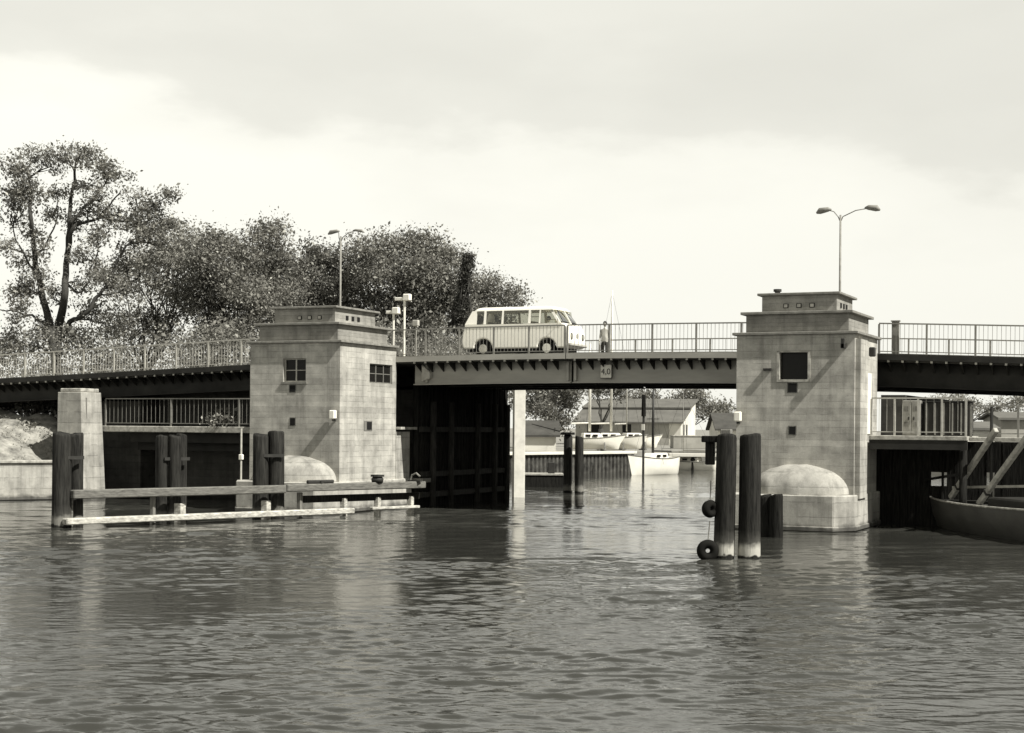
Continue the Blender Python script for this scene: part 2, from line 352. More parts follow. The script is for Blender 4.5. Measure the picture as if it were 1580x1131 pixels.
def tree(label, px, D, lobes, base_py=None, group=None, trunk=.3, nclump=16, nleaf=60, leaf=.2, m=None, fork=.3, sig=.5, name='tree', ground=1.42, depth=1.0, forks=None):
    base = cw(px, D); base.z = ground - .1
    root = empty(name, base, label, 'tree', group)
    br = MB(); cl = []
    tops = [cw(x, D, y) for x, y, r in lobes]
    topz = max(q.z for q in tops); fz = base.z + (topz - base.z) * fork
    fp = cw(forks[0][2][0][0], D, forks[0][2][0][1]) if forks else Vector((base.x, base.y, fz)) + Vector((random.uniform(-.3, .3), 0, 0))
    tr = MB(); tr.tube([(0, 0, 0), (0, 0, .5), tuple((fp - base) * .5 + Vector((.1, 0, 0))), tuple(fp - base)], [trunk * 1.35, trunk * 1.05, trunk * .9, trunk * .75], 10)
    tr.build('trunk', M_bark, root, smooth=True)
    fps = [fp]
    for r0, r1, line in (forks or []):
        pts = [cw(x, D + .9 * math.sin(x * .11 + y * .07), y) for x, y in line]
        sm = []
        for i in range(len(pts) - 1):
            a_, b2, c2, d2 = pts[max(i - 1, 0)], pts[i], pts[i + 1], pts[min(i + 2, len(pts) - 1)]
            for k in range(4):
                u = k / 4; sm.append(.5 * (2 * b2 + (c2 - a_) * u + (2 * a_ - 5 * b2 + 4 * c2 - d2) * u * u + (3 * b2 - a_ - 3 * c2 + d2) * u ** 3) + Vector((random.uniform(-.05, .05), random.uniform(-.05, .05), random.uniform(-.05, .05))))
        sm.append(pts[-1]); n_ = len(sm)
        br.tube([q - base for q in sm], [r0 + (r1 - r0) * (i / (n_ - 1)) ** .8 for i in range(n_)], 7)
        fps += sm[5:]
    for (x, y, r), c in zip(lobes, tops):
        rm = r * D / FPX
        c = c + Vector(tuple(FW * random.uniform(-1, 1) * rm * depth))
        src = min(fps, key=lambda q: (q - c).length + max(0, q.z - c.z) * 2.5)
        pts = limb(br, src - base, c - base, trunk * (.17 if forks else .3), .03, .07)
        k = max(4, int(nclump * rm * rm * .35))
        for j in range(k):
            d = RNG.normal(0, 1, 3); d /= np.linalg.norm(d); q = Vector(np.array(c) + d * rm * RNG.uniform(.35, 1.0) * np.array([1, 1, .85]))
            cl.append(np.array(q - base))
            if j % 2 == 0: limb(br, pts[random.choice((2, 3, 4, 5))], q - base, .035, .01, .1, 3)
    br.build('limbs', M_bark, root, smooth=True)
    leaves('crown', cl, int(nleaf * LF), sig, leaf * .55, m or M_leaf, root)
    return root
# the big open elm on the left: visible limbs and thin clumps
tree('tall open-crowned tree with dark bare limbs at the far left', 86, 84,
     [(30,262,30),(15,330,28),(45,300,26),(100,240,26),(140,245,28),(175,265,24),(120,285,22),(160,310,22),(205,300,20),(225,325,24),(195,345,22),(235,360,26),(262,380,24),(150,365,26),(110,345,16),(130,400,24),(75,255,22),(165,270,22),(215,340,22),(175,330,22),(40,300,22),(20,290,24),(262,302,14),(240,315,16),(250,350,20),(225,375,22),(150,335,16),(128,320,16),(75,330,14),(70,385,18),(35,395,18),(80,455,16),(125,435,18),(150,420,20),(30,450,18),(30,480,26),(62,505,24),(130,475,24),(165,500,26),(18,520,24),(110,520,22),(170,430,24),(205,455,24),(190,395,26),(60,420,18),(25,440,26),(50,355,16),(230,410,28),(90,300,14),(60,240,18),(265,345,16),(10,385,22)],
     trunk=.34, nclump=26, nleaf=20, leaf=.17, sig=.30, fork=.14, ground=2.6, m=M_leaf, forks=[(.27,.05,[(87,548),(78,505),(66,455),(54,395),(48,340),(46,290),(40,262)]),(.30,.05,[(87,548),(92,500),(100,450),(104,395),(107,340),(113,290),(118,245)]),
     (.17,.05,[(88,535),(108,497),(130,487),(148,460),(164,444),(192,442),(215,425)]),(.14,.03,[(104,395),(112,350),(130,343),(154,335),(170,314),(186,295)]),(.11,.03,[(107,345),(125,325),(150,300),(165,278)]),
     (.10,.03,[(78,505),(55,490),(25,481),(0,478)]),(.09,.02,[(154,335),(190,342),(215,325),(240,314),(266,296)]),(.09,.02,[(164,444),(180,405),(200,375),(230,358),(262,350)]),(.08,.02,[(60,430),(40,400),(22,360),(15,330)]),(.09,.02,[(98,430),(120,452),(142,425),(150,385),(152,360)]),(.07,.02,[(54,395),(75,370),(88,330),(86,290)])])
G_T = 'trees along the shore behind the bridge'
def mass(lab, px, D, lobes, **k): return tree(lab, px, D, lobes, group=G_T, **k)
mass('pale loose tree right beside the tall open tree', 215, 92, [(275,365,26),(290,400,28),(300,440,28),(250,380,26),(215,400,26),(190,440,34),(230,420,32),(265,450,34),(215,480,34),(260,400,26),(290,470,30),(180,490,30),(245,510,30),(285,370,18)], nclump=15, nleaf=40, leaf=.18, m=M_leaf_lt, sig=.5)
mass('leafy round tree above the left railing, left of the left tower', 335, 90, [(320,410,34),(345,380,28),(370,400,32),(350,440,40),(310,460,38),(380,450,36),(330,500,36),(375,500,34),(400,480,30),(330,370,14)], nclump=20, nleaf=52, leaf=.19)
mass('tall leafy tree with twin tips behind the left tower', 425, 93, [(400,370,20),(430,365,20),(415,400,34),(445,410,30),(400,440,36),(440,450,36),(425,490,36)], nclump=20, nleaf=52, leaf=.19)
mass('darker tree behind the left street lamp', 500, 96, [(480,395,24),(510,405,30),(470,425,30),(500,445,36),(530,430,30),(480,470,34),(540,470,34),(560,420,22)], nclump=21, nleaf=52, leaf=.2, m=M_leaf_dk)
mass('broad domed tree between the left tower and the bus', 620, 94, [(565,385,24),(600,385,30),(635,385,30),(665,390,28),(690,405,26),(580,420,30),(620,430,38),(660,430,38),(700,435,28),(590,470,34),(640,480,38),(685,480,34),(610,520,34),(670,520,34),(575,500,28)], nclump=21, nleaf=52, leaf=.19)
mass('dense round tree just above the rear of the bus', 755, 102, [(735,435,24),(760,440,24),(780,455,22),(750,465,28),(790,470,16),(730,480,28),(770,490,24),(715,500,24)], nclump=16, nleaf=60, leaf=.18)
tree('narrow dark poplar spiking up left of the bus', 718, 90, [(723,397,2),(722,405,3),(721,414,4),(720,425,5),(718,437,6),(716,450,7),(713,463,8),(711,476,8),(708,490,9),(706,504,10)], nclump=300, nleaf=36, leaf=.14, m=M_leaf_bk, sig=.17, trunk=.16, name='poplar_tree')
mass('dark tree seen under the bridge behind the harbour shed', 850, 128, [(815,610,26),(850,600,28),(876,615,22),(835,635,26),(862,645,20),(880,602,12)], nclump=14, nleaf=46, leaf=.24, m=M_leaf_dk)
mass('dark narrow tree behind the white masts', 925, 138, [(921,592,7),(922,603,7),(953,594,6),(954,604,5)], nclump=20, nleaf=46, leaf=.22, m=M_leaf_dk)
mass('grey distant round tree behind the gable of the long hall', 1065, 230, [(1060,612,16),(1075,612,16),(1085,625,16),(1100,632,13),(1112,632,9),(1048,622,12),(1070,635,18)], nclump=5, nleaf=40, leaf=.4, sig=.9)
mass('thin far tree above the ridge of the long hall', 1000, 235, [(995,606,10),(985,616,8),(1008,614,7),(970,618,8)], nclump=6, nleaf=24, leaf=.35, sig=.7)
mass('far tree seen right of the right tower under the bridge', 1462, 150, [(1452,620,18),(1475,615,16),(1490,630,16),(1560,622,18),(1585,615,22),(1530,632,14)], nclump=8, nleaf=40, leaf=.26, sig=.6, m=M_leaf_lt)
# low hedge-like shrubs, behind the left railing and on the bank
def shrub(label, c, r, n, m, leaf=.12, group=None, h=.8, per=50):
    root = empty('shrub', c, label, 'shrub', group)
    cc = [];
    for i in range(n):
        d = RNG.normal(0, 1, 3); d /= np.linalg.norm(d); d[2] = abs(d[2]); cc.append(d * r * RNG.uniform(.4, 1) * np.array([1, 1, h]) + np.array([0, 0, .1]))
    mb = MB()
    for q in cc[::2]: limb(mb, (0, 0, -.2), q, .03, .008, .08, 3)
    mb.build('stems', M_bark, root); leaves('foliage', cc, per, r * .22, leaf, m, root)
for i, (x, y, r, lb) in enumerate([(12,655,.8,'pale shrub on the bank at the left frame edge'), (45,672,.7,'pale shrub low on the sandy bank'), (30,690,.55,'small pale shrub just above the quay wall coping'), (66,640,1.1,'dark shrub beside the left pier under the bridge'),(70,690,.5,'small shrub on the bank next to the dark piles')]):
    q = cw(x, 67 + (3 if y < 660 else 0), y + 6); shrub(lb, q, r, 22, M_leaf_dk if 'dark' in lb else M_leaf_lt, .12, 'shrubs on the left bank')
cc = []
for k in range(620):
    px_ = random.uniform(-40, 800)
    if px_ < 270 and random.random() < .55: continue
    px_ = px_; D_ = random.uniform(80, 97); q = cw(px_, D_, random.uniform(515, 600) + 12 * math.sin(px_ * .05)); cc.append(np.array(q))
ug = leaves('undergrowth', cc, 150, .62, .1, M_leaf, None); tag(ug, kind='stuff')

cc = []
for k in range(260):
    q = B1 + bdir * random.uniform(-13, 3) + bn * (d_ := random.uniform(.3, 6)); q.z = float(np.interp(d_, [.35, 1.2, 2.6, 4, 6], [1.5, 2.0, 2.9, 3.35, 3.45])) + .02
    cc.append(np.array(q))
tag(leaves('grass', cc, 30, .16, .05, M_leaf_lt, None), kind='stuff')
# ------------------------------------------------------------------ bridge
DX = [-75, -60, -45, -37.7, -31, -25, -18.4, -14, -10.5, -5, .3, 4.5, 10, 20, 40, 60]
DZ = [3.9, 4.1, 4.72, 5.01, 5.27, 5.5, 5.74, 5.79, 5.80, 5.76, 5.63, 5.47, 5.25, 4.8, 4.0, 3.4]
def dz(x): return float(np.interp(x, DX, DZ))
YN, YF = 4.2, 13.6
def strip(x0, x1, y0, y1, zo0, zo1, step=1.5):
    """a box that follows the bridge camber"""
    n = max(1, int(round((x1 - x0) / step))); mb = MB(); vs = []
    for i in range(n + 1):
        x = x0 + (x1 - x0) * i / n; z = dz(x); vs += [(x, y0, z + zo0), (x, y1, z + zo0), (x, y1, z + zo1), (x, y0, z + zo1)]
    fs = [(0, 1, 2, 3), tuple(4 * n + k for k in (3, 2, 1, 0))]
    for i in range(n):
        a = 4 * i
        for k in range(4): fs.append((a + (k + 1) % 4, a + k, a + 4 + k, a + 4 + (k + 1) % 4))
    return mb.add(vs, fs)
def span(x0, x1, label, light, gx0=None, gx1=None, gd=1.0):
    r = empty('bridge_span', (0, 0, 0), label, 'bridge')
    gx0 = x0 + .03 if gx0 is None else gx0; gx1 = x1 - .03 if gx1 is None else gx1
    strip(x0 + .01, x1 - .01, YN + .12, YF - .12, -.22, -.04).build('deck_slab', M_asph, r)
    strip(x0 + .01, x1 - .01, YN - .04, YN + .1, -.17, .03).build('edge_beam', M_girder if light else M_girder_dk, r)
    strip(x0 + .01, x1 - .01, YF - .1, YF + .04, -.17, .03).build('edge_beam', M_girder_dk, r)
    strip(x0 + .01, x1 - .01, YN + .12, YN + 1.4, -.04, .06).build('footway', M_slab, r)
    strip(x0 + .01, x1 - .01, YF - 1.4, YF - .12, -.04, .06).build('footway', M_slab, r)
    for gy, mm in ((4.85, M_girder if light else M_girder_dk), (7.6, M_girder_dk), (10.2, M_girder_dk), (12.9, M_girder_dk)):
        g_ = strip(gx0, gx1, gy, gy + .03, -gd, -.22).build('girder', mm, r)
        strip(gx0, gx1, gy - .14, gy + .17, -gd - .035, -gd - .001).build('flange', mm, g_)
    mesh = None; x = gx0 + .3
    while x < gx1 - .1:
        z = dz(x)
        if mesh is None:
            o = MB().prismY([(-.035, -.24), (.035, -.24), (.035, -.17), (-.035, -.17)], YN - .02, YN + .05).build('bracket_end', M_rail_lt, r); mesh = o.data
            o2 = MB().add([(-.02, 0, -.19), (-.02, .62, -.19), (-.02, .62, -.55), (-.02, .05, -.26), (.02, 0, -.19), (.02, .62, -.19), (.02, .62, -.55), (.02, .05, -.26)], [(0,1,2,3),(7,6,5,4),(0,4,5,1),(1,5,6,2),(2,6,7,3),(3,7,4,0)]).build('bracket', M_girder_dk, r); m2 = o2.data
        else:
            o = bpy.data.objects.new('bracket_end', mesh); COL.objects.link(o); o.parent = r
            o2 = bpy.data.objects.new('bracket', m2); COL.objects.link(o2); o2.parent = r
        o.location = (x, 0, z); o2.location = (x, YN + .02, z); x += .47
    # cross beams under the deck
    m3 = None; x = gx0 + .5
    while x < gx1 - .3:
        if m3 is None:
            o = MB().box(-.08, .08, 4.9, 12.9, -.6, -.22).build('cross_beam', M_girder_dk, r); m3 = o.data
        else:
            o = bpy.data.objects.new('cross_beam', m3); COL.objects.link(o); o.parent = r
        o.location = (x, 0, dz(x)); x += 2.2
    return r
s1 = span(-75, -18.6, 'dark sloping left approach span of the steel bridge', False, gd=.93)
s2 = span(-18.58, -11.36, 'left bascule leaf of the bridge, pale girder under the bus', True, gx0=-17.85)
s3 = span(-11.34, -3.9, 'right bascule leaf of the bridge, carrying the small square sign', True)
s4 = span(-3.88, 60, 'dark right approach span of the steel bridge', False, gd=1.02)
# stiffeners, hinge plates at the joints
for x, r in ((-17.3, s2), (-11.5, s2), (-11.2, s3)):
    MB().box(x - .05, x + .05, 4.72, 4.85, dz(x) - .95, dz(x) - .25).build('stiffener', M_girder, r, .01)
MB().add([(-17.45, 4.6, 4.85), (-17.1, 4.6, 4.95), (-17.1, 4.6, 5.2), (-17.45, 4.6, 5.5), (-17.45, 4.84, 4.85), (-17.1, 4.84, 4.95), (-17.1, 4.84, 5.2), (-17.45, 4.84, 5.5)], [(0,1,2,3),(7,6,5,4),(0,4,5,1),(1,5,6,2),(2,6,7,3),(3,7,4,0)]).build('bearing_plate', M_rail_lt, s2, .02)
# clearance sign
sg = empty('clearance_sign', (-9.98, 4.7, 5.18), 'small white square board with dark mark hung on the girder mid-span', 'sign')
MB().box(-.21, .21, -.03, 0, -.24, .24).build('board', M_white_conc, sg, .01)
MB().box(-.225, .225, .002, .03, -.255, .255).build('frame', M_steel_dk, sg)
def glyph(ch, x, z, h):
    cu = bpy.data.curves.new('t', 'FONT'); cu.body = ch; cu.size = h; cu.extrude = .003; cu.align_x = 'CENTER'; cu.align_y = 'CENTER'
    o = bpy.data.objects.new('t', cu); COL.objects.link(o); dg = bpy.context.evaluated_depsgraph_get()
    me = bpy.data.meshes.new_from_object(o.evaluated_get(dg)); bpy.data.objects.remove(o)
    q = bpy.data.objects.new('numeral', me); me.materials.clear(); me.materials.append(M_steel_dk); COL.objects.link(q); q.rotation_euler = (math.pi / 2, 0, 0); q.location = (x, -.036, z); q.parent = sg
glyph('4,0', 0, -.02, .30)
# railings
def railing(x0, x1, y, label, m, sp=1.55, name='railing', zf=dz, h=1.07, bars=.14, both=True):
    r = empty(name, (0, 0, 0), label, 'railing')
    n = max(1, int(round((x1 - x0) / sp))); st = (x1 - x0) / n; pm = None
    def line(zo, w_, hh, nm):
        mb = MB()
        for i in range(n):
            a = x0 + i * st; b2 = a + st; mb.bar((a, y, zf(a) + zo), (b2, y, zf(b2) + zo), w_, hh)
        mb.build(nm, m, r)
    line(h - .02, .06, .045, 'handrail'); line(.12, .03, .03, 'bottom_rail')
    for i in range(n + 1):
        x = x0 + i * st
        if pm is None: o = MB().box(-.03, .03, -.03, .03, -.12, h - .045).build('post', m, r); pm = o.data
        else: o = bpy.data.objects.new('post', pm); COL.objects.link(o); o.parent = r
        o.location = (x, y, zf(x))
    mb = MB(); k = int((x1 - x0) / bars)
    for i in range(1, k):
        x = x0 + i * (x1 - x0) / k; z = zf(x); mb.box(x - .006, x + .006, y - .006, y + .006, z + .12, z + h - .045)
    tag(mb.build('balusters', m, r), kind='stuff')
    return r
railing(-74, -22.2, YN, 'near railing of the left approach span, left of the left tower', M_rail_lt)
railing(-18.5, -11.4, YN, 'near railing on the left bascule leaf, in front of the bus', M_rail)
railing(-11.3, -3.2, YN, 'near railing on the right bascule leaf, against the bright sky', M_rail)
railing(-.1, 59, YN, 'near railing of the bridge right of the right tower', M_rail)
railing(-74, -18.6, YF, 'far railing of the left approach span', M_rail)
railing(-18.5, -3.9, YF, 'far railing across the opening spans', M_rail, bars=.28)
railing(-3.8, 59, YF, 'far railing of the bridge right of the right tower', M_rail, bars=.28)
mb = empty('gate_post', (.42, YN + .15, dz(.4)), 'broad steel gate post at the railing beside the right tower', 'post')
MB().box(-.12, .12, -.06, .06, 0, 1.12).build('post', M_rail, mb, .01); MB().box(-.15, .15, -.09, .09, 1.122, 1.16).build('cap', M_rail, mb)

# ------------------------------------------------------------------ control towers
def tower(x0, x1, depth, left, label):
    """x1 is the right wall; left tower mirrors the fittings towards the channel"""
    r = empty('bridge_tower', ((x0 + x1) / 2, 0, 0), label, 'tower'); ox = (x0 + x1) / 2
    hw = (x1 - x0) / 2; S = 1 if left else -1          # channel side
    def P(mb, name, m, par=r, **k): return mb.build(name, m, par, **k)
    # walls with real openings: front wall pieces round the window
    wx0, wx1 = (.0 - .71, .0 + .25) if False else (0, 0)
    wc = -S * .0
    fa, fb = (-20.71 - ox, -19.75 - ox) if left else (-2.40 - ox, -1.50 - ox)
    z0, z1 = 4.70, 5.55
    zt = 6.10; zb = 1.0
    T_ = .35
    sh = MB()
    sh.box(-hw, fa, 0, T_, zb, zt).box(fb, hw, 0, T_, zb, zt).box(fa, fb, 0, T_, zb, z0).box(fa, fb, 0, T_, z1, zt)
    if left:
        ya, yb, za, zc = 2.15, 3.9, 4.72, 5.44
        sh.box(hw - T_, hw, T_, ya, zb, zt).box(hw - T_, hw, yb, depth, zb, zt).box(hw - T_, hw, ya, yb, zb, za).box(hw - T_, hw, ya, yb, zc, zt)
    else:
        sh.box(hw - T_, hw, T_, depth, zb, zt)
    sh.box(-hw, -hw + T_, T_, depth, zb, zt).box(-hw + T_, hw - T_, depth - T_, depth, zb, zt)
    P(sh, 'wall', M_conc)
    P(MB().box(-hw + T_, hw - T_, T_, depth - T_, 4.2, 4.3), 'floor', M_slab)
    # ledge, second storey, cornice, penthouse, roof slab
    i2 = .24; i3f = .55; c2 = depth - .1
    P(MB().box(-hw - .12, hw + .12, -.12, depth + .1, zt + .002, zt + .09), 'ledge', M_cornice, bevel=.012)
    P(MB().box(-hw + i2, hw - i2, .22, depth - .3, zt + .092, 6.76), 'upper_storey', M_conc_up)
    P(MB().box(-hw + i2 - .15, hw - i2 + .15, .07, depth - .15, 6.762, 6.85), 'cornice', M_cornice, bevel=.012)
    a3, b3 = -hw + .68, hw - .68
    if left: a3, b3 = -hw + .72, hw - .52
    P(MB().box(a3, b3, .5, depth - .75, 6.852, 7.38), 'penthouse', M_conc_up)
    P(MB().box(a3 - .13, b3 + .13, .37, depth - .6, 7.382, 7.46), 'roof_slab', M_cornice, bevel=.012)
    # three little square ports per penthouse face
    for k in (-1, 0, 1):
        px = (a3 + b3) / 2 + .12 + k * .42 + (.1 if left else -.12)
        o = P(MB().box(px - .08, px + .08, .478, .5, 6.98, 7.12), 'port', M_black)
        o2 = P(MB().box(px - .055, px + .055, .46, .477, 7.0, 7.10), 'cover', M_rail_lt, o)
    for k in (-1, 0, 1):
        py = depth * .42 + k * .42
        P(MB().box(b3, b3 + .02, py - .09, py + .09, 6.99, 7.15), 'port', M_black)
    # front window
    def window(parent, x0_, x1_, z0_, z1_, y_, cols, rows, m_fr, axis='x'):
        fr = MB(); t_ = .045
        def bx(a, b2, c, d, ya=0, yb=.07):
            if axis == 'x': fr.box(a, b2, y_ + ya, y_ + yb, c, d)
            else: fr.box(y_ - yb, y_ - ya, a, b2, c, d)
        bx(x0_ + .003, x0_ + t_, z0_ + .003, z1_ - .003); bx(x1_ - t_, x1_ - .003, z0_ + .003, z1_ - .003); bx(x0_ + t_, x1_ - t_, z0_ + .003, z0_ + t_); bx(x0_ + t_, x1_ - t_, z1_ - t_, z1_ - .003)
        for c in range(1, cols):
            xx = x0_ + (x1_ - x0_) * c / cols; bx(xx - .025, xx + .025, z0_ + t_, z1_ - t_, .01, .06)
        for c in range(1, rows):
            zz = z0_ + (z1_ - z0_) * c / rows; bx(x0_ + t_, x1_ - t_, zz - .015, zz + .015, .02, .05)
        w_ = fr.build('window', m_fr, parent)
        for i in range(cols):
            for j in range(rows):
                xa = x0_ + (x1_ - x0_) * i / cols + .03; xb = x0_ + (x1_ - x0_) * (i + 1) / cols - .03; zc_ = z0_ + (z1_ - z0_) * j / rows + .02; zd = z0_ + (z1_ - z0_) * (j + 1) / rows - .02
                pm_ = MB()
                if axis == 'x': pm_.box(xa, xb, y_ + .032, y_ + .038, zc_, zd)
                else: pm_.box(y_ - .038, y_ - .032, xa, xb, zc_, zd)
                pm_.build('pane', M_pane, w_)
        return w_
    if left:
        window(r, fa, fb, z0, z1, .12, 2, 2, M_rail_lt)
        P(MB().box(fa - .06, fb + .06, -.05, .1, z0 - .07, z0 - .002), 'sill', M_cornice)
        window(r, 2.15, 3.9, 4.72, 5.44, hw - .05, 3, 2, M_timber, 'y')
    else:
        fr = MB().box(fa - .08, fa - .002, -.035, .0 + .1, z0 - .08, z1 + .05).box(fb + .002, fb + .08, -.035, .1, z0 - .08, z1 + .05).box(fa - .002, fb + .002, -.035, .1, z0 - .08, z0 - .002).box(fa - .002, fb + .002, -.035, .1, z1 + .002, z1 + .05)
        w_ = fr.build('window', M_slab, r); MB().box(fa, fb, .2, .21, z0, z1).build('pane', M_pane, w_)
    # vents
    vents = [(-20.3, 4.46, .15, .15), (-20.28, 3.26, .13, .16)] if left else [(-1.98, 4.44, .17, .17), (-1.97, 3.10, .13, .15)]
    for vx, vz, a, h_ in vents:
        v_ = P(MB().box(vx - ox - a, vx - ox + a, -.012, .0, vz - h_, vz + h_), 'vent', M_timber)
        MB().box(vx - ox - a + .03, vx - ox + a - .03, -.02, -.013, vz - h_ + .03, vz + h_ - .03).build('louvre', M_black, v_)
    if left:
        P(MB().box(hw, hw + .015, 1.75, 2.35, 2.95, 3.32), 'niche', M_timber)
        P(MB().box(hw + .016, hw + .03, 1.95, 2.3, 3.0, 3.28), 'niche_opening', M_black)
        # lower block with landing slab
        P(MB().box(hw - 1.3, hw + .02, depth + .002, depth + 1.1, .9, 2.92), 'landing_block', M_caisson)
        P(MB().box(hw - 1.3, hw + .22, depth + .002, depth + 1.35, 3.0, 3.1), 'landing_slab', M_slab, bevel=.01)
    else:
        P(MB().box(hw, hw + .16, .12, 1.25, 1.0, 5.95), 'pilaster', M_conc)
        P(MB().box(hw + .17, hw + .36, 1.3, 1.5, 5.45, 5.75), 'bell', M_steel_dk, bevel=.03)
        P(MB().box(hw, hw + .03, 1.75, 2.55, 2.99, 4.95), 'door', M_white_conc, bevel=.01)
        P(MB().tube([(-.9, 1.3, 7.462), (-.9, 1.3, 7.6)], .09, 10).tube([(-.9, 1.3, 7.58), (-.9, 1.3, 7.66)], .13, 10), 'chimney', M_steel_dk)
        P(MB().box(fa - .5, fa - .25, -.12, 0, 4.98, 5.05), 'bracket', M_steel_dk)
    # upper bracket that throws the long raking shadow
    bx_ = hw - .42 if not left else hw - .5
    P(MB().bar((bx_ + .1, 0, 5.72), (bx_ + .1, -.30, 5.72), .12, .14).bar((bx_ + .1, -.25, 5.64), (bx_ + .1, -.25, 5.95), .1, .1), 'lamp_bracket', M_steel_dk, bevel=.01) if not left else None
    # navigation light at channel-side corner
    nx = (hw - .18) if left else (-hw + .1); 
    nl = P(MB().box(nx - .04, nx + .04, -.18, 0, 3.3, 3.36), 'light_bracket', M_steel_dk)
    MB().box(nx - .11, nx + .11, -.27, -.06, 3.365, 3.68).build('light_box', M_white, nl, .03)
    # caisson with nose and half dome
    cx0, cx1 = -hw - .32, hw + .1
    ce = depth + (1.15 if left else .15)
    P(MB().prism([(cx0, ce), (cx0, -.35), (cx0 + .45, -1.05), (cx1 - .5, -1.05), (cx1, -.35), (cx1, ce)], -1.5, 1.12), 'caisson', M_caisson, bevel=.03)
    P(MB().prism([(cx0 - .04, ce), (cx0 - .04, -.37), (cx0 + .44, -1.10), (cx1 - .49, -1.10), (cx1 + .04, -.37), (cx1 + .04, ce)], .02, .17), 'plinth', M_caisson, bevel=.02)
    dc = .05 if left else .16; vs = []; nu, nv = 28, 10
    for j in range(nv + 1):
        ph = math.pi / 2 * j / nv
        for i in range(nu + 1):
            th = math.pi * i / nu; vs.append((dc - 1.58 * math.cos(th) * math.cos(ph), .02 - 1.0 * math.sin(th) * math.cos(ph), 1.122 + .92 * math.sin(ph) ** .95))
    vs = [((x - dc) * (1.1 if left else 1) + dc, y * (1.0 + .03 * math.sin(7 * x)), z + .012 * math.sin(9 * x + 5 * z)) for x, y, z in vs]
    P(MB().add(vs, [(j * (nu + 1) + i, j * (nu + 1) + i + 1, (j + 1) * (nu + 1) + i + 1, (j + 1) * (nu + 1) + i) for j in range(nv) for i in range(nu)]), 'icebreaker_dome', M_caisson, smooth=True)
    return r
tower(-22.12, -18.33, 4.22, True, 'left stepped concrete bridge tower with small-paned windows beside the channel')
tower(-3.79, -.04, 3.62, False, 'right stepped concrete bridge tower with dark open window and half dome foot')

M_old_pile_w = mat('dark_fender_timber', .02, .8, .5, 3, .6, .1, stretch=(5, 5, .6), v2=.05)
# ------------------------------------------------------------------ piers and dark fender wall under the bridge
pr = empty('bridge_pier', (-32.8, 2.8, 0), 'slender pale pier standing in the water below the left span', 'pier')
MB().add([(-.62,0,-1),(.82,0,-1),(.80,1.5,-1),(-.62,1.5,-1),(-.58,.02,4.42),(.62,.02,4.42),(.62,1.3,4.42),(-.58,1.3,4.42)], [(0,3,2,1),(4,5,6,7),(0,1,5,4),(1,2,6,5),(2,3,7,6),(3,0,4,7)]).build('shaft', M_caisson, pr, .02)
MB().box(-.52, .56, .1, 1.24, 4.422, 4.58).build('cap', M_slab, pr, .03)
MB().box(.621, .66, .3, .36, 1, 4.2).build('conduit', M_timber, pr)
bp = empty('bascule_pier', (-24, 9, 0), 'dark massive pier under the bridge between left tower and channel', 'pier')
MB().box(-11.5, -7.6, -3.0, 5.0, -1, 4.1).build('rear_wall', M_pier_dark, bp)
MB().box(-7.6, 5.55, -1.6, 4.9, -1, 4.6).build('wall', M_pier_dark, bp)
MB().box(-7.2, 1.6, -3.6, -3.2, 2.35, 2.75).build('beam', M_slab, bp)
fw = empty('fender_wall', (-18.2, 9.6, 0), 'tarred timber fender wall lining the dark left side of the opening', 'fender')
pm = None
for i in range(31):
    y = -3.9 + i * .275
    if pm is None: o = MB().tube([(0, 0, -1.2), (0, 0, 4.95)], .13, 8).build('timber_pile', M_tar, fw, smooth=True); pm = o.data
    else: o = bpy.data.objects.new('timber_pile', pm); COL.objects.link(o); o.parent = fw
    o.location = (random.uniform(-.04, .04), y, random.uniform(-.12, .0))
for z in (.35, 1.15, 2.9): MB().box(.13, .33, -4.0, 4.2, z, z + .22).build('waling', M_old_pile_w, fw, .02)
for y in (-3.2, -1.6, .9, 2.6, 3.9): MB().tube([(.36, y, -1.2), (.36, y, 4.1)], .13, 9).build('fender_pile', M_old_pile_w, fw, smooth=True)
MB().box(-.3, .5, -4.3, -3.6, .95, 1.12).build('step', M_timber, fw, .02)
wc_ = empty('white_column', (-18.12, 15.4, 0), 'tall square white column with flat cap at far end of dark fender wall', 'column', rz=math.radians(32))
MB().box(-.25, .25, -.25, .25, -1, 5.0).build('shaft', M_white_conc, wc_, .015)
MB().box(-.28, .36, -.28, .28, 5.002, 5.12).build('cap', M_slab, wc_, .01)
ls = empty('far_landing', (-19.3, 13.1, 0), 'small concrete landing left of the white column', 'landing')
MB().box(-.6, .6, .2, 1.4, 0, 2.95).build('block', M_slab, ls); MB().box(-.75, .75, 0, 1.5, 3.0, 3.1).build('slab', M_slab, ls, .01); MB().box(-.75, .9, .3, 1.3, 4.75, 4.9).build('upper_slab', M_slab, ls, .01)
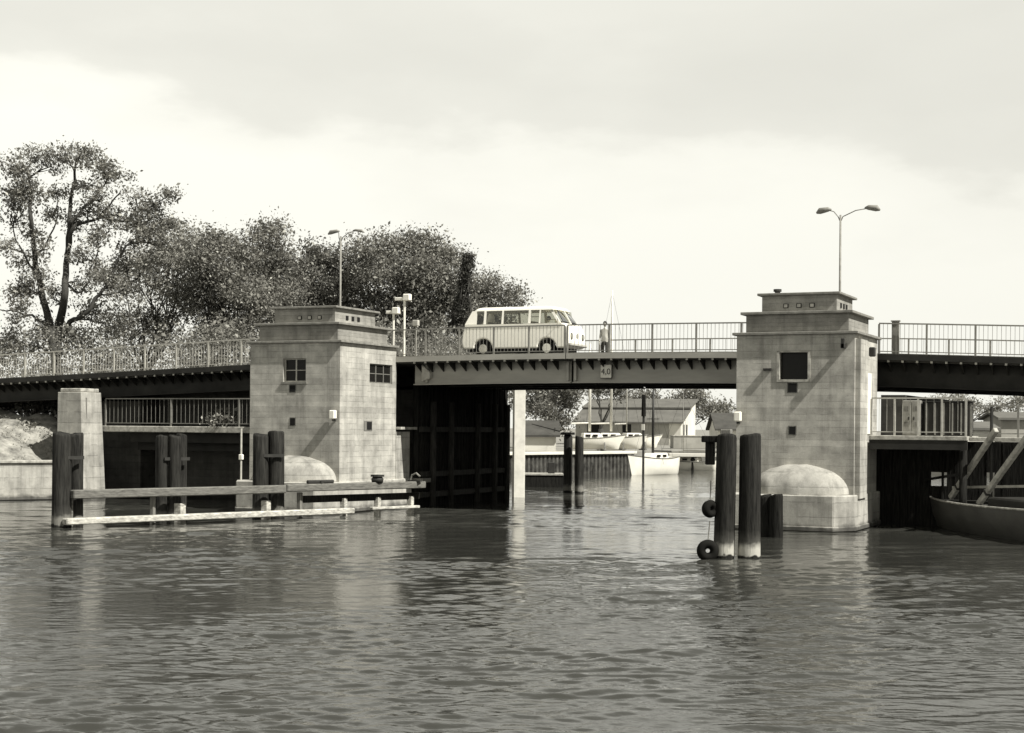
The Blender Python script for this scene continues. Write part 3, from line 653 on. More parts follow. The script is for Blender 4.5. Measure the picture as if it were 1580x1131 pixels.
# left walkway
def zc(z): return lambda x: z
wk = empty('walkway', (-26.6, 4.28, 2.8), 'narrow concrete walkway with railing from pale pier to left tower', 'walkway')
MB().box(-5.75, 4.45, 0, 1.2, 0, .25).build('slab', M_slab, wk, .02)
MB().box(-4.6, 4.1, .5, .8, -.42, -.002).build('beam', M_girder_dk, wk)
MB().box(-4.6, 4.1, 1.0, 1.28, -.75, -.002).build('beam', M_girder_dk, wk)
railing(-32.15, -22.2, 4.36, 'railing of the low walkway left of the left tower', M_rail, 2.9, zf=zc(3.05), h=1.15, bars=.21, name='walkway_railing')
shrub('light straggly climbing plant on the left walkway railing', Vector((-26.6, 4.7, 3.06)), .8, 16, M_leaf_lt, .08, None, .9, 26)
dp = empty('drain_pipe', (-22.35, -.2, 0), 'thin pale pipe down the left edge of the left tower', 'pipe')
MB().tube([(0, 0, .9), (0, 0, 3.0)], .035, 6).build('pipe', M_rail_lt, dp); MB().box(-.08, .08, -.06, .06, 1.85, 2.05).build('junction_box', M_white_conc, dp, .02)

# right walkway, cabinets and dark space below it
wr = empty('platform', (0, 1.4, 2.83), 'operator platform hung on the right side of the right tower', 'platform')
MB().box(.14, 3.15, 0, 2.6, 0, .13).build('slab', M_slab, wr, .01); MB().box(.14, 3.15, .02, .14, -.3, -.002).build('edge_beam', M_girder_dk, wr)
MB().box(3.16, 7.5, .4, 2.0, -.02, .1).build('gangway_slab', M_slab, wr, .01)
for x in (3.0,): MB().tube([(x, .3, -4), (x, .3, -.3)], .12, 8).build('pile', M_tar, wr, smooth=True)
railing(.2, 3.1, 1.47, 'railing of the platform right of the right tower', M_rail_lt, .72, zf=zc(2.96), h=1.2, bars=.24, name='platform_railing')
railing(3.2, 7.4, 1.9, 'railing of the gangway right of the dark cabinet', M_rail, 1.4, zf=zc(2.93), h=1.0, bars=1.4, name='gangway_railing')
cb = empty('cabinet', (1.25, 2.6, 2.962), 'grey switch cabinet standing on the right platform', 'cabinet')
MB().box(-.28, .28, 0, .4, 0, 1.13).build('body', M_rail, cb, .02)
for x in (-.14, .14):
    d_ = MB().box(x - .125, x + .125, -.015, -.001, .06, 1.08).build('door', M_rail, cb)
    MB().box(x - .02 + (.06 if x < 0 else -.06), x + .02 + (.06 if x < 0 else -.06), -.04, -.016, .5, .6).build('handle', M_steel_dk, d_)
    for z in (.8, .3): MB().box(x - .07, x + .07, -.02, -.0155, z, z + .14).build('vent', M_timber, d_)
cb2 = empty('machine_casing', (2.35, 2.7, 2.962), 'wide dark steel machine casing right of the grey cabinet', 'casing')
MB().box(-.72, .72, 0, .7, 0, 1.08).build('body', M_girder_dk, cb2, .02); MB().box(-.75, .75, -.03, .73, 1.082, 1.12).build('lid', M_steel_dk, cb2)
for i in range(5): MB().box(-.66 + i * .27, -.64 + i * .27 + .02, -.03, -.001, .03, 1.05).build('rib', M_rail, cb2)
ab = empty('machinery_pit', (2.0, 6, 0), 'black sheeted machinery pit wall under the right span', 'wall')
pm = None
pm2 = None
for i in range(38):
    x = -2.45 + i * .25; X_ = 2 + x; gap = (1.6 < X_ < 2.3) or (3.3 < X_ < 3.65)
    segs = [('plank', -1.2, 2.78)] if not gap else [('plank', -1.2, 1.32), ('plank', 1.78 + random.uniform(-.05, .12), 2.78)]
    for nm, za, zb in segs:
        o = MB().box(-.125, .115, -.05, .05, za, zb).build(nm, M_tar, ab) if (gap or pm is None) else bpy.data.objects.new('plank', pm)
        if not gap and pm is None: pm = o.data
        elif not gap: COL.objects.link(o); o.parent = ab
        o.location = (x, -2.0 + random.uniform(-.02, .02), 0)
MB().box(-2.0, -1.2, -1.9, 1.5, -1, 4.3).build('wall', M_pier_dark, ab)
MB().bar((-.6, -2.2, 1.5), (.6, -2.2, 1.72), .06, .09).build('brace', M_tar, ab)
MB().box(.02, .09, -2.15, -2.06, .4, 2.7).build('strut', M_tar, ab)
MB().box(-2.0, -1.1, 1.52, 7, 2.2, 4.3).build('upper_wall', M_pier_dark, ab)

# ------------------------------------------------------------------ fenders and dolphins
def pile(parent, p, r, z1, m=None, lean=(0, 0), pale=True):
    n = 14; zs = [-1.3, 0, .05, .3, .5, z1 * .6, z1 - .06, z1]; mb = MB()
    mb.tube([(p[0] + lean[0] * (z1 - z) / z1, p[1] + lean[1] * (z1 - z) / z1, z) for z in zs], [r * k for k in (1, 1, 1.02, 1, .99, .97, .95, .9)], n)
    ph = random.uniform(0, 6.28); cx, cy = p[0], p[1]; nv = []
    for (x, y, z) in mb.v:
        lx = p[0] + lean[0] * (z1 - z) / z1; ly = p[1] + lean[1] * (z1 - z) / z1; a = math.atan2(y - ly, x - lx)
        k_ = 1 + .035 * math.sin(2 * a + ph) + .025 * math.sin(5 * a + ph * 2 + z) ; zz_ = z + (.045 * math.sin(a + ph) + random.uniform(-.015, .015) if z > z1 - .1 else 0)
        nv.append((lx + (x - lx) * k_, ly + (y - ly) * k_, zz_))
    mb.v = nv
    o = mb.build('pile', m or M_tar_pile, parent, smooth=True); return o
# pile timber: dark tar, vertical grain, whitish dried band just above the water
def pilemat(name, v, v2, band):
    m = mat(name, v, .8, .5, 3, .9, .12, stretch=(5, 5, .5), v2=v2); t = m.node_tree; p = t.nodes['Principled BSDF']; src = p.inputs['Base Color'].links[0].from_socket
    g = nd(t, 'ShaderNodeNewGeometry'); s = nd(t, 'ShaderNodeSeparateXYZ'); t.links.new(g.outputs['Position'], s.inputs[0])
    ns = nd(t, 'ShaderNodeTexNoise'); ns.inputs['Scale'].default_value = 7; t.links.new(g.outputs['Position'], ns.inputs['Vector'])
    zz = mth(t, 'ADD', s.outputs[2], mth(t, 'MULTIPLY', mth(t, 'SUBTRACT', ns.outputs[0], .5), .22))
    r = nd(t, 'ShaderNodeValToRGB'); t.links.new(zz, r.inputs[0]); c = r.color_ramp
    for p_, v_ in ((0, 0), (.08, 0), (.12, 1), (.26, 1), (.42, .12), (.7, 0)):
        el = c.elements[0] if p_ == 0 else (c.elements[-1] if p_ == .7 else c.elements.new(p_)); el.position = p_; el.color = (v_, v_, v_, 1)
    mx = nd(t, 'ShaderNodeMix'); mx.data_type = 'RGBA'; t.links.new(mth(t, 'MULTIPLY', r.outputs[0], band), mx.inputs[0]); t.links.new(src, mx.inputs[6]); mx.inputs[7].default_value = C4(.5)
    t.links.new(mx.outputs[2], p.inputs['Base Color']); return m
M_tar_pile = pilemat('tarred_pile', .011, .035, .85)
M_old_pile = pilemat('old_grey_pile', .012, .042, .35)
FA = Vector((-21.31, -11.17, 0)); FB = Vector((-15.9, 1.68, 0)); fd = (FB - FA).normalized(); fn = Vector((-fd.y, fd.x, 0))  # fn points away to the bank
def fl(px):
    """point on the fender line in photo column px"""
    q0 = cw(px, 10); d = Vector((q0.x - CAM[0], q0.y - CAM[1], 0)); c = Vector((CAM[0], CAM[1], 0)) 
    # c + t d = FA + s fd
    det = d.x * (-fd.y) + fd.x * d.y; rx, ry = FA.x - c.x, FA.y - c.y
    t_ = (rx * (-fd.y) + fd.x * ry) / det; return c + d * t_
def dolphin(label, cols, z1, group='timber dolphins along the left fender'):
    q = fl(cols[0][0]); r = empty('dolphin', q, label, 'dolphin', group)
    for px, w_, back in cols:
        s_ = fl(px) - q + fn * back; D = (fl(px) - Vector((CAM[0], CAM[1], 0))).dot(Vector(FW))
        pile(r, s_, w_ * D / FPX / 2, z1 + random.uniform(-.05, .05), M_old_pile)
    MB().bar(fl(cols[0][0]) - q + fn * (cols[0][2] - .33) + Vector((-.1, 0, z1 - .75)), fl(cols[-1][0]) - q + fn * (cols[-1][2] - .33) + Vector((.1, 0, z1 - .75)), .05, .1).build('iron_strap', M_steel_dk, r)
    return r
dolphin('pair of tall dark piles at the left end of the fender', [(103, 30, .3), (131, 23, .55)], 2.85)
dolphin('cluster of three old piles in front of the left walkway', [(269, 20, .75), (283, 20, .5), (301, 18, .8)], 2.78)
dolphin('pair of thick piles covering the left edge of the left tower', [(421, 25, .7), (442, 28, .6)], 2.86)
fe = empty('fender_beam', fl(112), 'long weathered upper fender beam on left dolphins', 'beam')
o0 = fl(112); zz = Vector((0, 0, 1))
def fbar(pa, pb, z, w_, h_, back=0): return MB().bar(fl(pa) - o0 + fn * back + zz * z, fl(pb) - o0 + fn * back + zz * z, w_, h_)
fbar(112, 440, 1.0, .26, .27).build('timber', M_beam, fe, .03); fbar(441, 655, 1.03, .26, .25).build('timber', M_beam, fe, .03)
fe2 = empty('fender_beam', fl(97), 'whitened lower fender beam just above the water', 'beam'); o0 = fl(97)
fbar(97, 541, .2, .3, .2, -.15).build('timber', M_limed, fe2, .03); fbar(575, 648, .24, .2, .1, .05).build('timber', M_limed, fe2, .02)
for px, m_, wd in ((117, M_beam, .1), (285, M_limed, .28), (243, M_timber, .14), (418, M_limed, .25), (470, M_timber, .16), (538, M_limed, .2), (590, M_limed, .2), (641, M_limed, .2)):
    q = fl(px) - o0; MB().bar(q + fn * .25 + zz * -.9, q + fn * .25 + zz * (.62 if m_ is M_limed else .86), wd, wd).build('stub_pile', m_, fe2, .02)
mb = fbar(470, 655, .62, .16, .24, .3); mb.build('back_timber', M_tar, fe2, .02)
for px, lb in ((495, 'flat black mooring cleat on fender beam before left tower'), (583, 'squat black bollard on fender beam before left tower'), (641, 'dark bent iron on the right end of the fender beam')):
    q = fl(px) + zz * 1.15; b_ = empty('bollard', q, lb, 'bollard')
    if px == 495: MB().bar(-fd * .55 + zz * .07, fd * .55 + zz * .07, .14, .12).build('bar', M_steel_dk, b_, .03); MB().box(-.1, .1, -.1, .1, 0, .1).build('foot', M_steel_dk, b_)
    elif px == 583: MB().tube([(0,0,0),(0,0,.12),(0,0,.2)], [.2, .22, .16], 12).build('drum', M_steel_dk, b_, smooth=True); MB().tube([(0,0,.2),(0,0,.27)], .24, 12).build('cap', M_steel_dk, b_)
    else: MB().tube([(-.2,0,0),(-.12,0,.22),(.05,0,.3),(.2,0,.18)], .04, 8).build('hook', M_timber, b_); MB().box(-.25, .25, -.08, .08, -.002, .05).build('foot', M_steel_dk, b_)
# big pair on the right
dr = empty('dolphin', (-.68, -11.79, 0), 'pair of tall tarred piles in front of the right tower', 'dolphin', 'dolphins in front of the right tower')
pile(dr, (0, 0), .255, 2.97, lean=(-.06, 0)); pile(dr, (.52, .2), .265, 2.98)
MB().box(-.14, .12, -.1, .1, 2.98, 3.12).build('cleat', M_timber, dr, .02)
d2 = empty('dolphin', (-1.72, -3.7, 0), 'short black piles between the tall pair and the half dome', 'dolphin', 'dolphins in front of the right tower')
pile(d2, (-.12, 0), .19, 1.2, M_tar); pile(d2, (.22, -.1), .2, 1.22, M_tar)
MB().box(-.62, -.40, .25, .4, 2.25, 2.95).build('back_board', M_old_pile, dr, .02)
MB().box(-.62, -.1, -.08, .3, 2.80, 2.96).build('cross_timber', M_tar, dr, .02)
def tyre(c, R_, r_, label, tilt):
    o = empty('tyre', c, label, 'tyre', 'old tyres hung on the tall right piles'); mb = MB(); n, k = 22, 10
    vs = [((R_ + r_ * math.cos(b_)) * math.cos(a), r_ * 1.2 * math.sin(b_), (R_ + r_ * math.cos(b_)) * math.sin(a)) for a in [2*math.pi*i/n for i in range(n)] for b_ in [2*math.pi*j/k for j in range(k)]]
    mb.add(vs, [(i*k+j, i*k+(j+1)%k, ((i+1)%n)*k+(j+1)%k, ((i+1)%n)*k+j) for i in range(n) for j in range(k)]); mb.build('tread', M_rubber, o, smooth=True); o.rotation_euler = (0, 0, tilt)
    MB().tube([(0, 0, R_), (.05, .05, R_ + .55)], .015, 5).build('rope', M_timber, o)
tyre((-1.02, -12.0, 1.2), .125, .095, 'upper black tyre hanging left of the tall right piles', .9)
tyre((-1.04, -12.1, .2), .16, .11, 'lower half sunk black tyre at the foot of tall right piles', .4)
# far pair seen through the opening
dq = empty('dolphin', (-18.15, 21.37, 0), 'pair of old piles in the water beyond the white column', 'dolphin')
pile(dq, (0, 0), .22, 2.75, M_old_pile); pile(dq, (.72, -.35), .22, 2.7, M_old_pile); MB().box(-.3, .25, -.25, .25, 2.78, 2.9).build('cross_beam', M_tar, dq, .02)
pt = empty('pontoon', cw(843, 82), 'low dark pontoon with pale deck behind the far pair of piles', 'pontoon', rz=TH)
MB().box(-1.3, 1.3, -.8, .8, -.2, .62).build('hull', M_tar, pt, .04); MB().box(-1.4, .9, -.85, .85, .622, .72).build('deck', M_slab, pt, .01)
MB().box(.1, .45, -.6, -.3, .722, 1.3).build('crate', M_steel_dk, pt, .02)
tag(pt.children[-1]); pt.children[-1].name = 'deck_locker'

# ------------------------------------------------------------------ street lamps, signals
def lamp(loc, rz, label, h=4.75, arms=((-1, .52, 1), (1, 1.15, 1)), hm=None):
    r = empty('street_lamp', loc, label, 'street lamp', 'two-armed street lamps on the bridge', rz)
    MB().tube([(0,0,0),(0,0,h*.3),(0,0,h)], [.06,.042,.034], 10).build('pole', M_rail, r, smooth=True)
    for s_, ln, hs in arms:
        a = MB().tube([(0,0,h-.25),(s_*.08,0,h-.06),(s_*ln*.45,0,h+.13),(s_*ln*.8,0,h+.18)], .018, 6).build('arm', M_rail, r, smooth=True)
        mb = MB(); 
        mb.tube([(s_*(ln*.8-.1),0,h+.2),(s_*(ln*.8+.02),0,h+.21),(s_*(ln*.8+.3),0,h+.17),(s_*(ln*.8+.42),0,h+.1)], [.025*hs,.085*hs,.11*hs,.03*hs], 12)
        ld = mb.build('lamp_head', M_rail, a, smooth=True)
    return r
lamp((-1.6, 5.05, dz(-1.6) + .06), 0, 'two-armed street lamp rising behind the right tower')
lamp((-21.3, 5.05, dz(-21.3) + .06), 0, 'two-armed street lamp rising behind the left tower', 4.9, ((-1, .2, .8), (1, .8, .55)))
def signal(loc, h, label):
    r = empty('signal_post', loc, label, 'signal', 'pale signal posts beside the left tower')
    MB().tube([(0,0,0),(0,0,h)], .045, 8).build('pole', M_white_conc, r)
    MB().box(-.5*h/2.6, .22*h/2.6, -.05, .05, h, h+.12).build('arm', M_white_conc, r, .02); MB().box(-.02, .26, -.12, .12, h-.02, h+.24).build('lamp_housing', M_white_conc, r, .03)
signal((-18.2, 4.6, dz(-18.2) + .06), 2.15, 'taller T-shaped pale signal post right of the left tower roof')
signal((-18.62, 4.5, dz(-18.6) + .06), 1.65, 'shorter pale signal post hard against the left tower roof')
bx_ = empty('switch_box', (-17.7, 4.6, dz(-17.7) + .06), 'small pale box on a post behind the railing near the signals', 'box')
MB().box(-.03, .03, -.03, .03, 0, 1.15).build('post', M_rail, bx_); MB().box(-.12, .12, -.08, .08, 1.152, 1.38).build('box', M_rail_lt, bx_, .02)

# ------------------------------------------------------------------ minibus
def minibus():
    X0, Yc, Zr = -16.68, 7.4, dz(-15) + .05
    r = empty('minibus', (X0, Yc, Zr), 'white old minibus driving to the right across the bridge', 'minibus')
    def wy(z): return .87 if z <= 1.28 else .87 - (z - 1.28) * .17
    def arch(cx, R_=.39, zc_=.33):
        return [(cx + R_ * math.cos(a), zc_ + R_ * math.sin(a)) for a in [math.pi * k / 10 for k in range(0, 11)]]
    low = [(0.02, .42), (-.03, .62), (.02, .95), (.12, 1.28), (4.26, 1.28), (4.40, 1.14), (4.48, .85), (4.5, .6), (4.46, .38), (4.30, .33)]
    low = low[:10] + [(3.97, .33)] + arch(3.58)[1:-1] + [(3.19, .33), (1.29, .33)] + arch(.9)[1:-1] + [(.51, .33), (.1, .33)]
    n = len(low); mb = MB(); mb.add([(x, -.87, z) for x, z in low] + [(x, .87, z) for x, z in low], [tuple(range(n))[::-1] if False else tuple(range(n)), tuple(range(n, 2*n))[::-1]] + [((i+1) % n, i, i+n, (i+1) % n+n) for i in range(n)])
    mb.build('lower_body', M_cream, r, .06, seg=3, smooth=False)
    def slope(z, f): return (.12 + (z - 1.28) * .6) if f == 0 else (4.24 - (z - 1.28) * .6)
    # roof
    rl = [(z, slope(z, 0), slope(z, 1)) for z in (1.70, 1.78)] ; vs = []; 
    rings = [(1.80, .0), (1.86, .02), (1.92, .09), (1.95, .28)]
    for z, ins in rings:
        a, b_, y_ = slope(z, 0) + ins * .6, slope(z, 1) - ins * .8, wy(z) - ins * .6
        c = .12
        vs += [(a + c, -y_, z), (b_ - c, -y_, z), (b_, -y_ + c, z), (b_, y_ - c, z), (b_ - c, y_, z), (a + c, y_, z), (a, y_ - c, z), (a, -y_ + c, z)]
    fs = [tuple(range(7, -1, -1)), tuple(range(24, 32))]
    for k in range(3):
        for i in range(8): fs.append((k*8+i, k*8+(i+1) % 8, k*8+8+(i+1) % 8, k*8+8+i))
    MB().add(vs, fs).build('roof', M_white, r, smooth=False)
    # pillars on both sides
    pil = [(0.02, .62), (.92, 1.02), (1.68, 1.76), (2.80, 2.9), (3.25, 3.31), (3.92, 4.02)]
    for s_ in (-1, 1):
        for a, b_ in pil:
            za, zb_ = 1.28, 1.805; off = (.28, 0) if a < .1 else ((0, 0) if a < 3.8 else (-.02, -.24))
            pa = a + .1 if a < .1 else a
            v = []
            for z, k in ((za, 0), (zb_, 1)):
                y_ = wy(z) * s_; t_ = -.05 * s_
                l_, h_ = (pa + (off[0] if k else 0), b_) if a < .1 else (a + (off[1] if k else .12 if a > 3.8 else 0), b_ + (off[1] if k else .14 if a > 3.8 else 0))
                v += [(l_, y_, z), (h_, y_, z), (h_, y_ + t_, z), (l_, y_ + t_, z)]
            MB().add(v, [(0,3,2,1),(4,5,6,7),(0,1,5,4),(1,2,6,5),(2,3,7,6),(3,0,4,7)]).build('pillar', M_white, r)
        # glass strips
        for a, b_ in ((.60, .92), (1.02, 1.68), (1.76, 2.8), (2.9, 3.25), (3.31, 3.92)):
            v = [(a, s_*(.855), 1.28), (b_ + (.06 if b_ > 3.8 else 0), s_*.855, 1.28), (b_, s_*.785, 1.8), (a, s_*.785, 1.8)]
            MB().add(v + [(x, y - .006*s_, z) for x, y, z in v], [(0,1,2,3),(7,6,5,4),(0,4,5,1),(1,5,6,2),(2,6,7,3),(3,7,4,0)]).build('side_window', M_glass, r)
        MB().box(2.9, 3.25, s_*.80-.01, s_*.80+.01, 1.52, 1.55).build('sliding_window_bar', M_white, r)
        MB().box(.13, 4.2, min(s_*.872, s_*.89), max(s_*.872, s_*.89), 1.20, 1.27).build('waist_strip', M_white, r)
    # windscreen, rear glass and centre bar
    def sl(f, y0, y1, nm, m_):
        a, b_ = (slope(1.29, f), slope(1.80, f)); d_ = .02 if f else -.02
        v = [(a - d_, y0, 1.29), (a - d_, y1, 1.29), (b_ - d_, y1 * .93, 1.70), (b_ - d_, y0 * .93, 1.80)]
        MB().add(v + [(x - d_*.5, y, z) for x, y, z in v], [(0,1,2,3),(7,6,5,4),(0,4,5,1),(1,5,6,2),(2,6,7,3),(3,7,4,0)]).build(nm, m_, r)
    sl(1, -.75, -.02, 'windscreen', M_glass); sl(1, .02, .75, 'windscreen', M_glass); sl(0, -.6, .6, 'rear_window', M_glass)
    MB().bar((slope(1.28, 1), 0, 1.28), (slope(1.8, 1), 0, 1.8), .04, .04).build('windscreen_bar', M_white, r)
    for s_ in (-1, 1):
        MB().tube([(4.44, s_*.58, .78), (4.51, s_*.58, .78), (4.53, s_*.58, .78)], [.13, .13, .10], 14).build('headlight', M_chrome, r)
        MB().tube([(3.3 if 0 else 4.05, s_*.9, 1.25), (4.08, s_*1.0, 1.42)], .012, 5).build('mirror', M_chrome, r)
    MB().tube([(4.5, 0, .82), (4.512, 0, .82)], .1, 14).build('badge', M_chrome, r)
    MB().box(4.46, 4.58, -.86, .86, .40, .52).build('front_bumper', M_rail_lt, r, .03); MB().box(-.14, -.02, -.84, .84, .40, .52).build('rear_bumper', M_rail_lt, r, .03)
    MB().box(.2, 4.2, -.7, .7, .2, .34).build('underframe', M_black, r)
    for x in (.9, 3.58):
        for s_ in (-1, 1):
            wl = MB().tube([(x, s_*.66, .33), (x, s_*.70, .33), (x, s_*.82, .33), (x, s_*.84, .33)], [.29, .325, .325, .29], 20).build('wheel', M_rubber, r, smooth=False)
            MB().tube([(x, s_*.835, .33), (x, s_*.85, .33)], .18, 16).build('hub_cap', M_chrome, wl)
    # seats
    for x in (1.0, 1.9, 2.8):
        MB().box(x, x + .12, -.7, .7, .7, 1.38).build('seat_back', M_canvas, r, .04)
    MB().box(3.0, 3.5, -.7, .7, .62, .8).build('front_seat', M_canvas, r, .04)
    MB().tube([(3.92, -.36, 1.2), (3.86, -.36, 1.26)], .17, 14).build('steering_wheel', M_rubber, r)
    return X0, Yc, Zr
BX, BY, BZ = minibus()

# ------------------------------------------------------------------ people
def skin_body(name, joints, edges, rads, m, parent):
    me = bpy.data.meshes.new(name); me.from_pydata(joints, edges, []); me.update(); me.materials.append(m)
    o = bpy.data.objects.new(name, me); COL.objects.link(o); o.parent = parent
    sk = o.modifiers.new('skin', 'SKIN')
    for v, r_ in zip(me.skin_vertices[0].data, rads): v.radius = r_ if isinstance(r_, tuple) else (r_, r_)
    me.skin_vertices[0].data[0].use_root = True
    ss = o.modifiers.new('sub', 'SUBSURF'); ss.levels = 2; ss.render_levels = 2
    return o
def head_mesh(parent, c, s=1.0, face=-1):
    mb = MB(); vs = []; nu, nv = 16, 12
    for j in range(nv + 1):
        ph = math.pi * j / nv - math.pi / 2
        for i in range(nu):
            th = 2 * math.pi * i / nu; x, y, z = .078 * math.cos(th) * math.cos(ph), .095 * math.sin(th) * math.cos(ph), .12 * math.sin(ph)
            if z < 0: x *= 1 + z * 2.2; y *= 1 + z * 1.2
            if abs(x) < .02 and y < -.07 and -.035 < z < .02: y -= .022
            vs.append((c[0] + x * s, c[1] + y * s * -face * -1, c[2] + z * s))
    mb.add(vs, [(j*nu+i, j*nu+(i+1) % nu, (j+1)*nu+(i+1) % nu, (j+1)*nu+i) for j in range(nv) for i in range(nu)])
    h = mb.build('head', M_skin, parent, smooth=True)
    hv = []
    for j in range(7):
        ph = math.pi / 2 * (j / 6)
        for i in range(nu):
            th = 2 * math.pi * i / nu; y = .105 * math.sin(th) * math.cos(ph); hv.append((c[0] + .088 * math.cos(th) * math.cos(ph) * s, c[1] + (y * -face * -1 + .014) * s, c[2] + (.015 + .118 * math.sin(ph) - (.05 if math.sin(th) > .1 and j == 0 else 0)) * s))
    MB().add(hv, [(j*nu+i, j*nu+(i+1) % nu, (j+1)*nu+(i+1) % nu, (j+1)*nu+i) for j in range(6) for i in range(nu)]).build('hair', M_hair, h, smooth=True)
    for s_ in (-1, 1):
        MB().tube([(c[0]+s_*.028*s, c[1]-.084*s, c[2]+.005*s), (c[0]+s_*.028*s, c[1]-.092*s, c[2]+.005*s)], .010*s, 6).build('eye', M_hair, h)
        MB().box(c[0]+s_*.078*s-.008, c[0]+s_*.078*s+.008, c[1]-.015, c[1]+.02, c[2]-.03, c[2]+.03).build('ear', M_skin, h, .006)
def hand(parent, c, s_):
    for k, (dx, l_) in enumerate(((-.03, .07), (-.01, .08), (.01, .076), (.03, .06))):
        MB().tube([(c[0], c[1]+dx, c[2]), (c[0], c[1]+dx, c[2]-.06), (c[0]-s_*.012, c[1]+dx, c[2]-.06-l_*.55), (c[0]-s_*.03, c[1]+dx, c[2]-.06-l_)], [.013,.011,.010,.007], 6).build('finger', M_skin, parent, smooth=True)
    MB().tube([(c[0], c[1]-.02, c[2]-.01), (c[0]-s_*.015, c[1]-.055, c[2]-.045), (c[0]-s_*.02, c[1]-.06, c[2]-.08)], [.014,.012,.009], 6).build('thumb', M_skin, parent, smooth=True)
# pedestrian on the far footway
pd = empty('person', (-13.1, YF - .75, dz(-13.1) + .06), 'dark-haired person in a pale top and dark trousers walking behind the bus', 'person')
skin_body('body', [(0,0,.93),(0,0,1.12),(0,0,1.33),(0,.01,1.42),(0,.0,1.5),(.16,0,1.36),(.22,.02,1.1),(.23,-.05,.86),(-.16,0,1.36),(-.22,.02,1.1),(-.21,-.09,.87),(.1,0,.86),(.13,-.12,.48),(.13,-.02,.08),(.13,-.15,.04),(-.1,0,.86),(-.12,.04,.48),(-.12,.2,.1),(-.12,.08,.04)],
          [(0,1),(1,2),(2,3),(3,4),(2,5),(5,6),(6,7),(2,8),(8,9),(9,10),(0,11),(11,12),(12,13),(13,14),(0,15),(15,16),(16,17),(17,18)],
          [(.15,.1),(.13,.09),(.16,.1),(.06,.06),(.05,.05),.055,.045,.03,.055,.045,.03,.085,.06,.042,.035,.085,.06,.042,.035], M_cloth_lt, pd)
# trousers as their own slightly larger surface
skin_body('trousers', [(0,0,.98),(0,0,.9),(.1,0,.84),(.13,-.12,.48),(.13,-.03,.12),(-.1,0,.84),(-.12,.04,.48),(-.12,.19,.13)], [(0,1),(1,2),(2,3),(3,4),(1,5),(5,6),(6,7)], [(.16,.11),(.16,.11),.1,.075,.062,.1,.075,.062], M_cloth_dk, pd)
head_mesh(pd, (0, -.01, 1.62)); hand(pd, (.23, -.05, .85), 1); hand(pd, (-.21, -.09, .86), -1)
# driver in the bus
dv = empty('person', (BX + 3.42, BY - .36, BZ + .78), 'driver with dark hair at the wheel of the minibus', 'person')
skin_body('body', [(0,0,.06),(0,0,.28),(.02,0,.45),(.03,0,.55),(0,.17,.42),(.15,.2,.25),(.38,.12,.42),(0,-.17,.42),(.15,-.2,.25),(.38,-.12,.42),(.3,.1,.05),(.36,.1,-.3),(.3,-.1,.05),(.36,-.1,-.3)],
          [(0,1),(1,2),(2,3),(2,4),(4,5),(5,6),(2,7),(7,8),(8,9),(0,10),(10,11),(0,12),(12,13)], [(.14,.11),(.14,.1),(.1,.12),.05,.06,.045,.03,.06,.045,.03,.08,.055,.08,.055], M_cloth_lt, dv)
head_mesh(dv, (.03, 0, .68), 1.0)

# ------------------------------------------------------------------ work boat at lower right
def hull(parent, Ln, B_, fb, m, sheer=.35, bow=1.0, draft=.35, stern_w=.7, top_m=None, strake=None):
    ns = 18; rings = []
    for i in range(ns + 1):
        t_ = i / ns; x = -Ln / 2 + Ln * t_
        w_ = B_ / 2 * (stern_w + (1 - stern_w) * min(1, t_ / .35)) if t_ < .35 else B_ / 2 * max(.02, (1 - ((t_ - .35) / .65) ** 2.4))
        zt_ = fb + sheer * (abs(t_ - .4) / .6) ** 2
        rk = bow * .35 * (t_ ** 3)
        rings.append([(x + rk, -w_, zt_), (x + rk * .6, -w_ * .93, zt_ * .5), (x + rk * .2, -w_ * .75, 0), (x, -w_ * .35, -draft), (x, 0, -draft * 1.15), (x, w_ * .35, -draft), (x + rk * .2, w_ * .75, 0), (x + rk * .6, w_ * .93, zt_ * .5), (x + rk, w_, zt_)])
    vs = [p_ for rg_ in rings for p_ in rg_]; n = 9; fs = [(i*n+j, i*n+j+1, (i+1)*n+j+1, (i+1)*n+j) for i in range(ns) for j in range(n-1)] + [tuple(range(n))[::-1]]
    h = MB().add(vs, fs).build('hull', m, parent, smooth=True)
    dk = []
    for rg_ in rings: dk += [(rg_[0][0], rg_[0][1] * .96, rg_[0][2] - .06), (rg_[8][0], rg_[8][1] * .96, rg_[8][2] - .06)]
    MB().add(dk, [(2*i, 2*i+1, 2*i+3, 2*i+2) for i in range(ns)]).build('deck', top_m or M_timber, parent)
    for s_ in (0, 8): MB().tube([Vector(rg_[s_]) for rg_ in rings], .035, 6).build('gunwale', strake or M_slab, parent, smooth=True)
    return rings
A_ = cw(1436, 53.0); B_ = cw(1640, 44.0); ax = (A_ - B_); ang = math.atan2(ax.y, ax.x); ln = 10.5
c_ = A_ - ax.normalized() * (ln / 2)
wb = empty('work_boat', (c_.x, c_.y, 0), 'dark olive open work boat moored under the right span', 'boat', rz=ang)
hull(wb, ln, 2.9, .9, M_hull_dk, sheer=.12, bow=.8, stern_w=.85, top_m=M_steel_dk)
MB().box(-4.4, -1.0, -.9, .9, .75, 1.15).build('engine_housing', M_girder_dk, wb, .05)
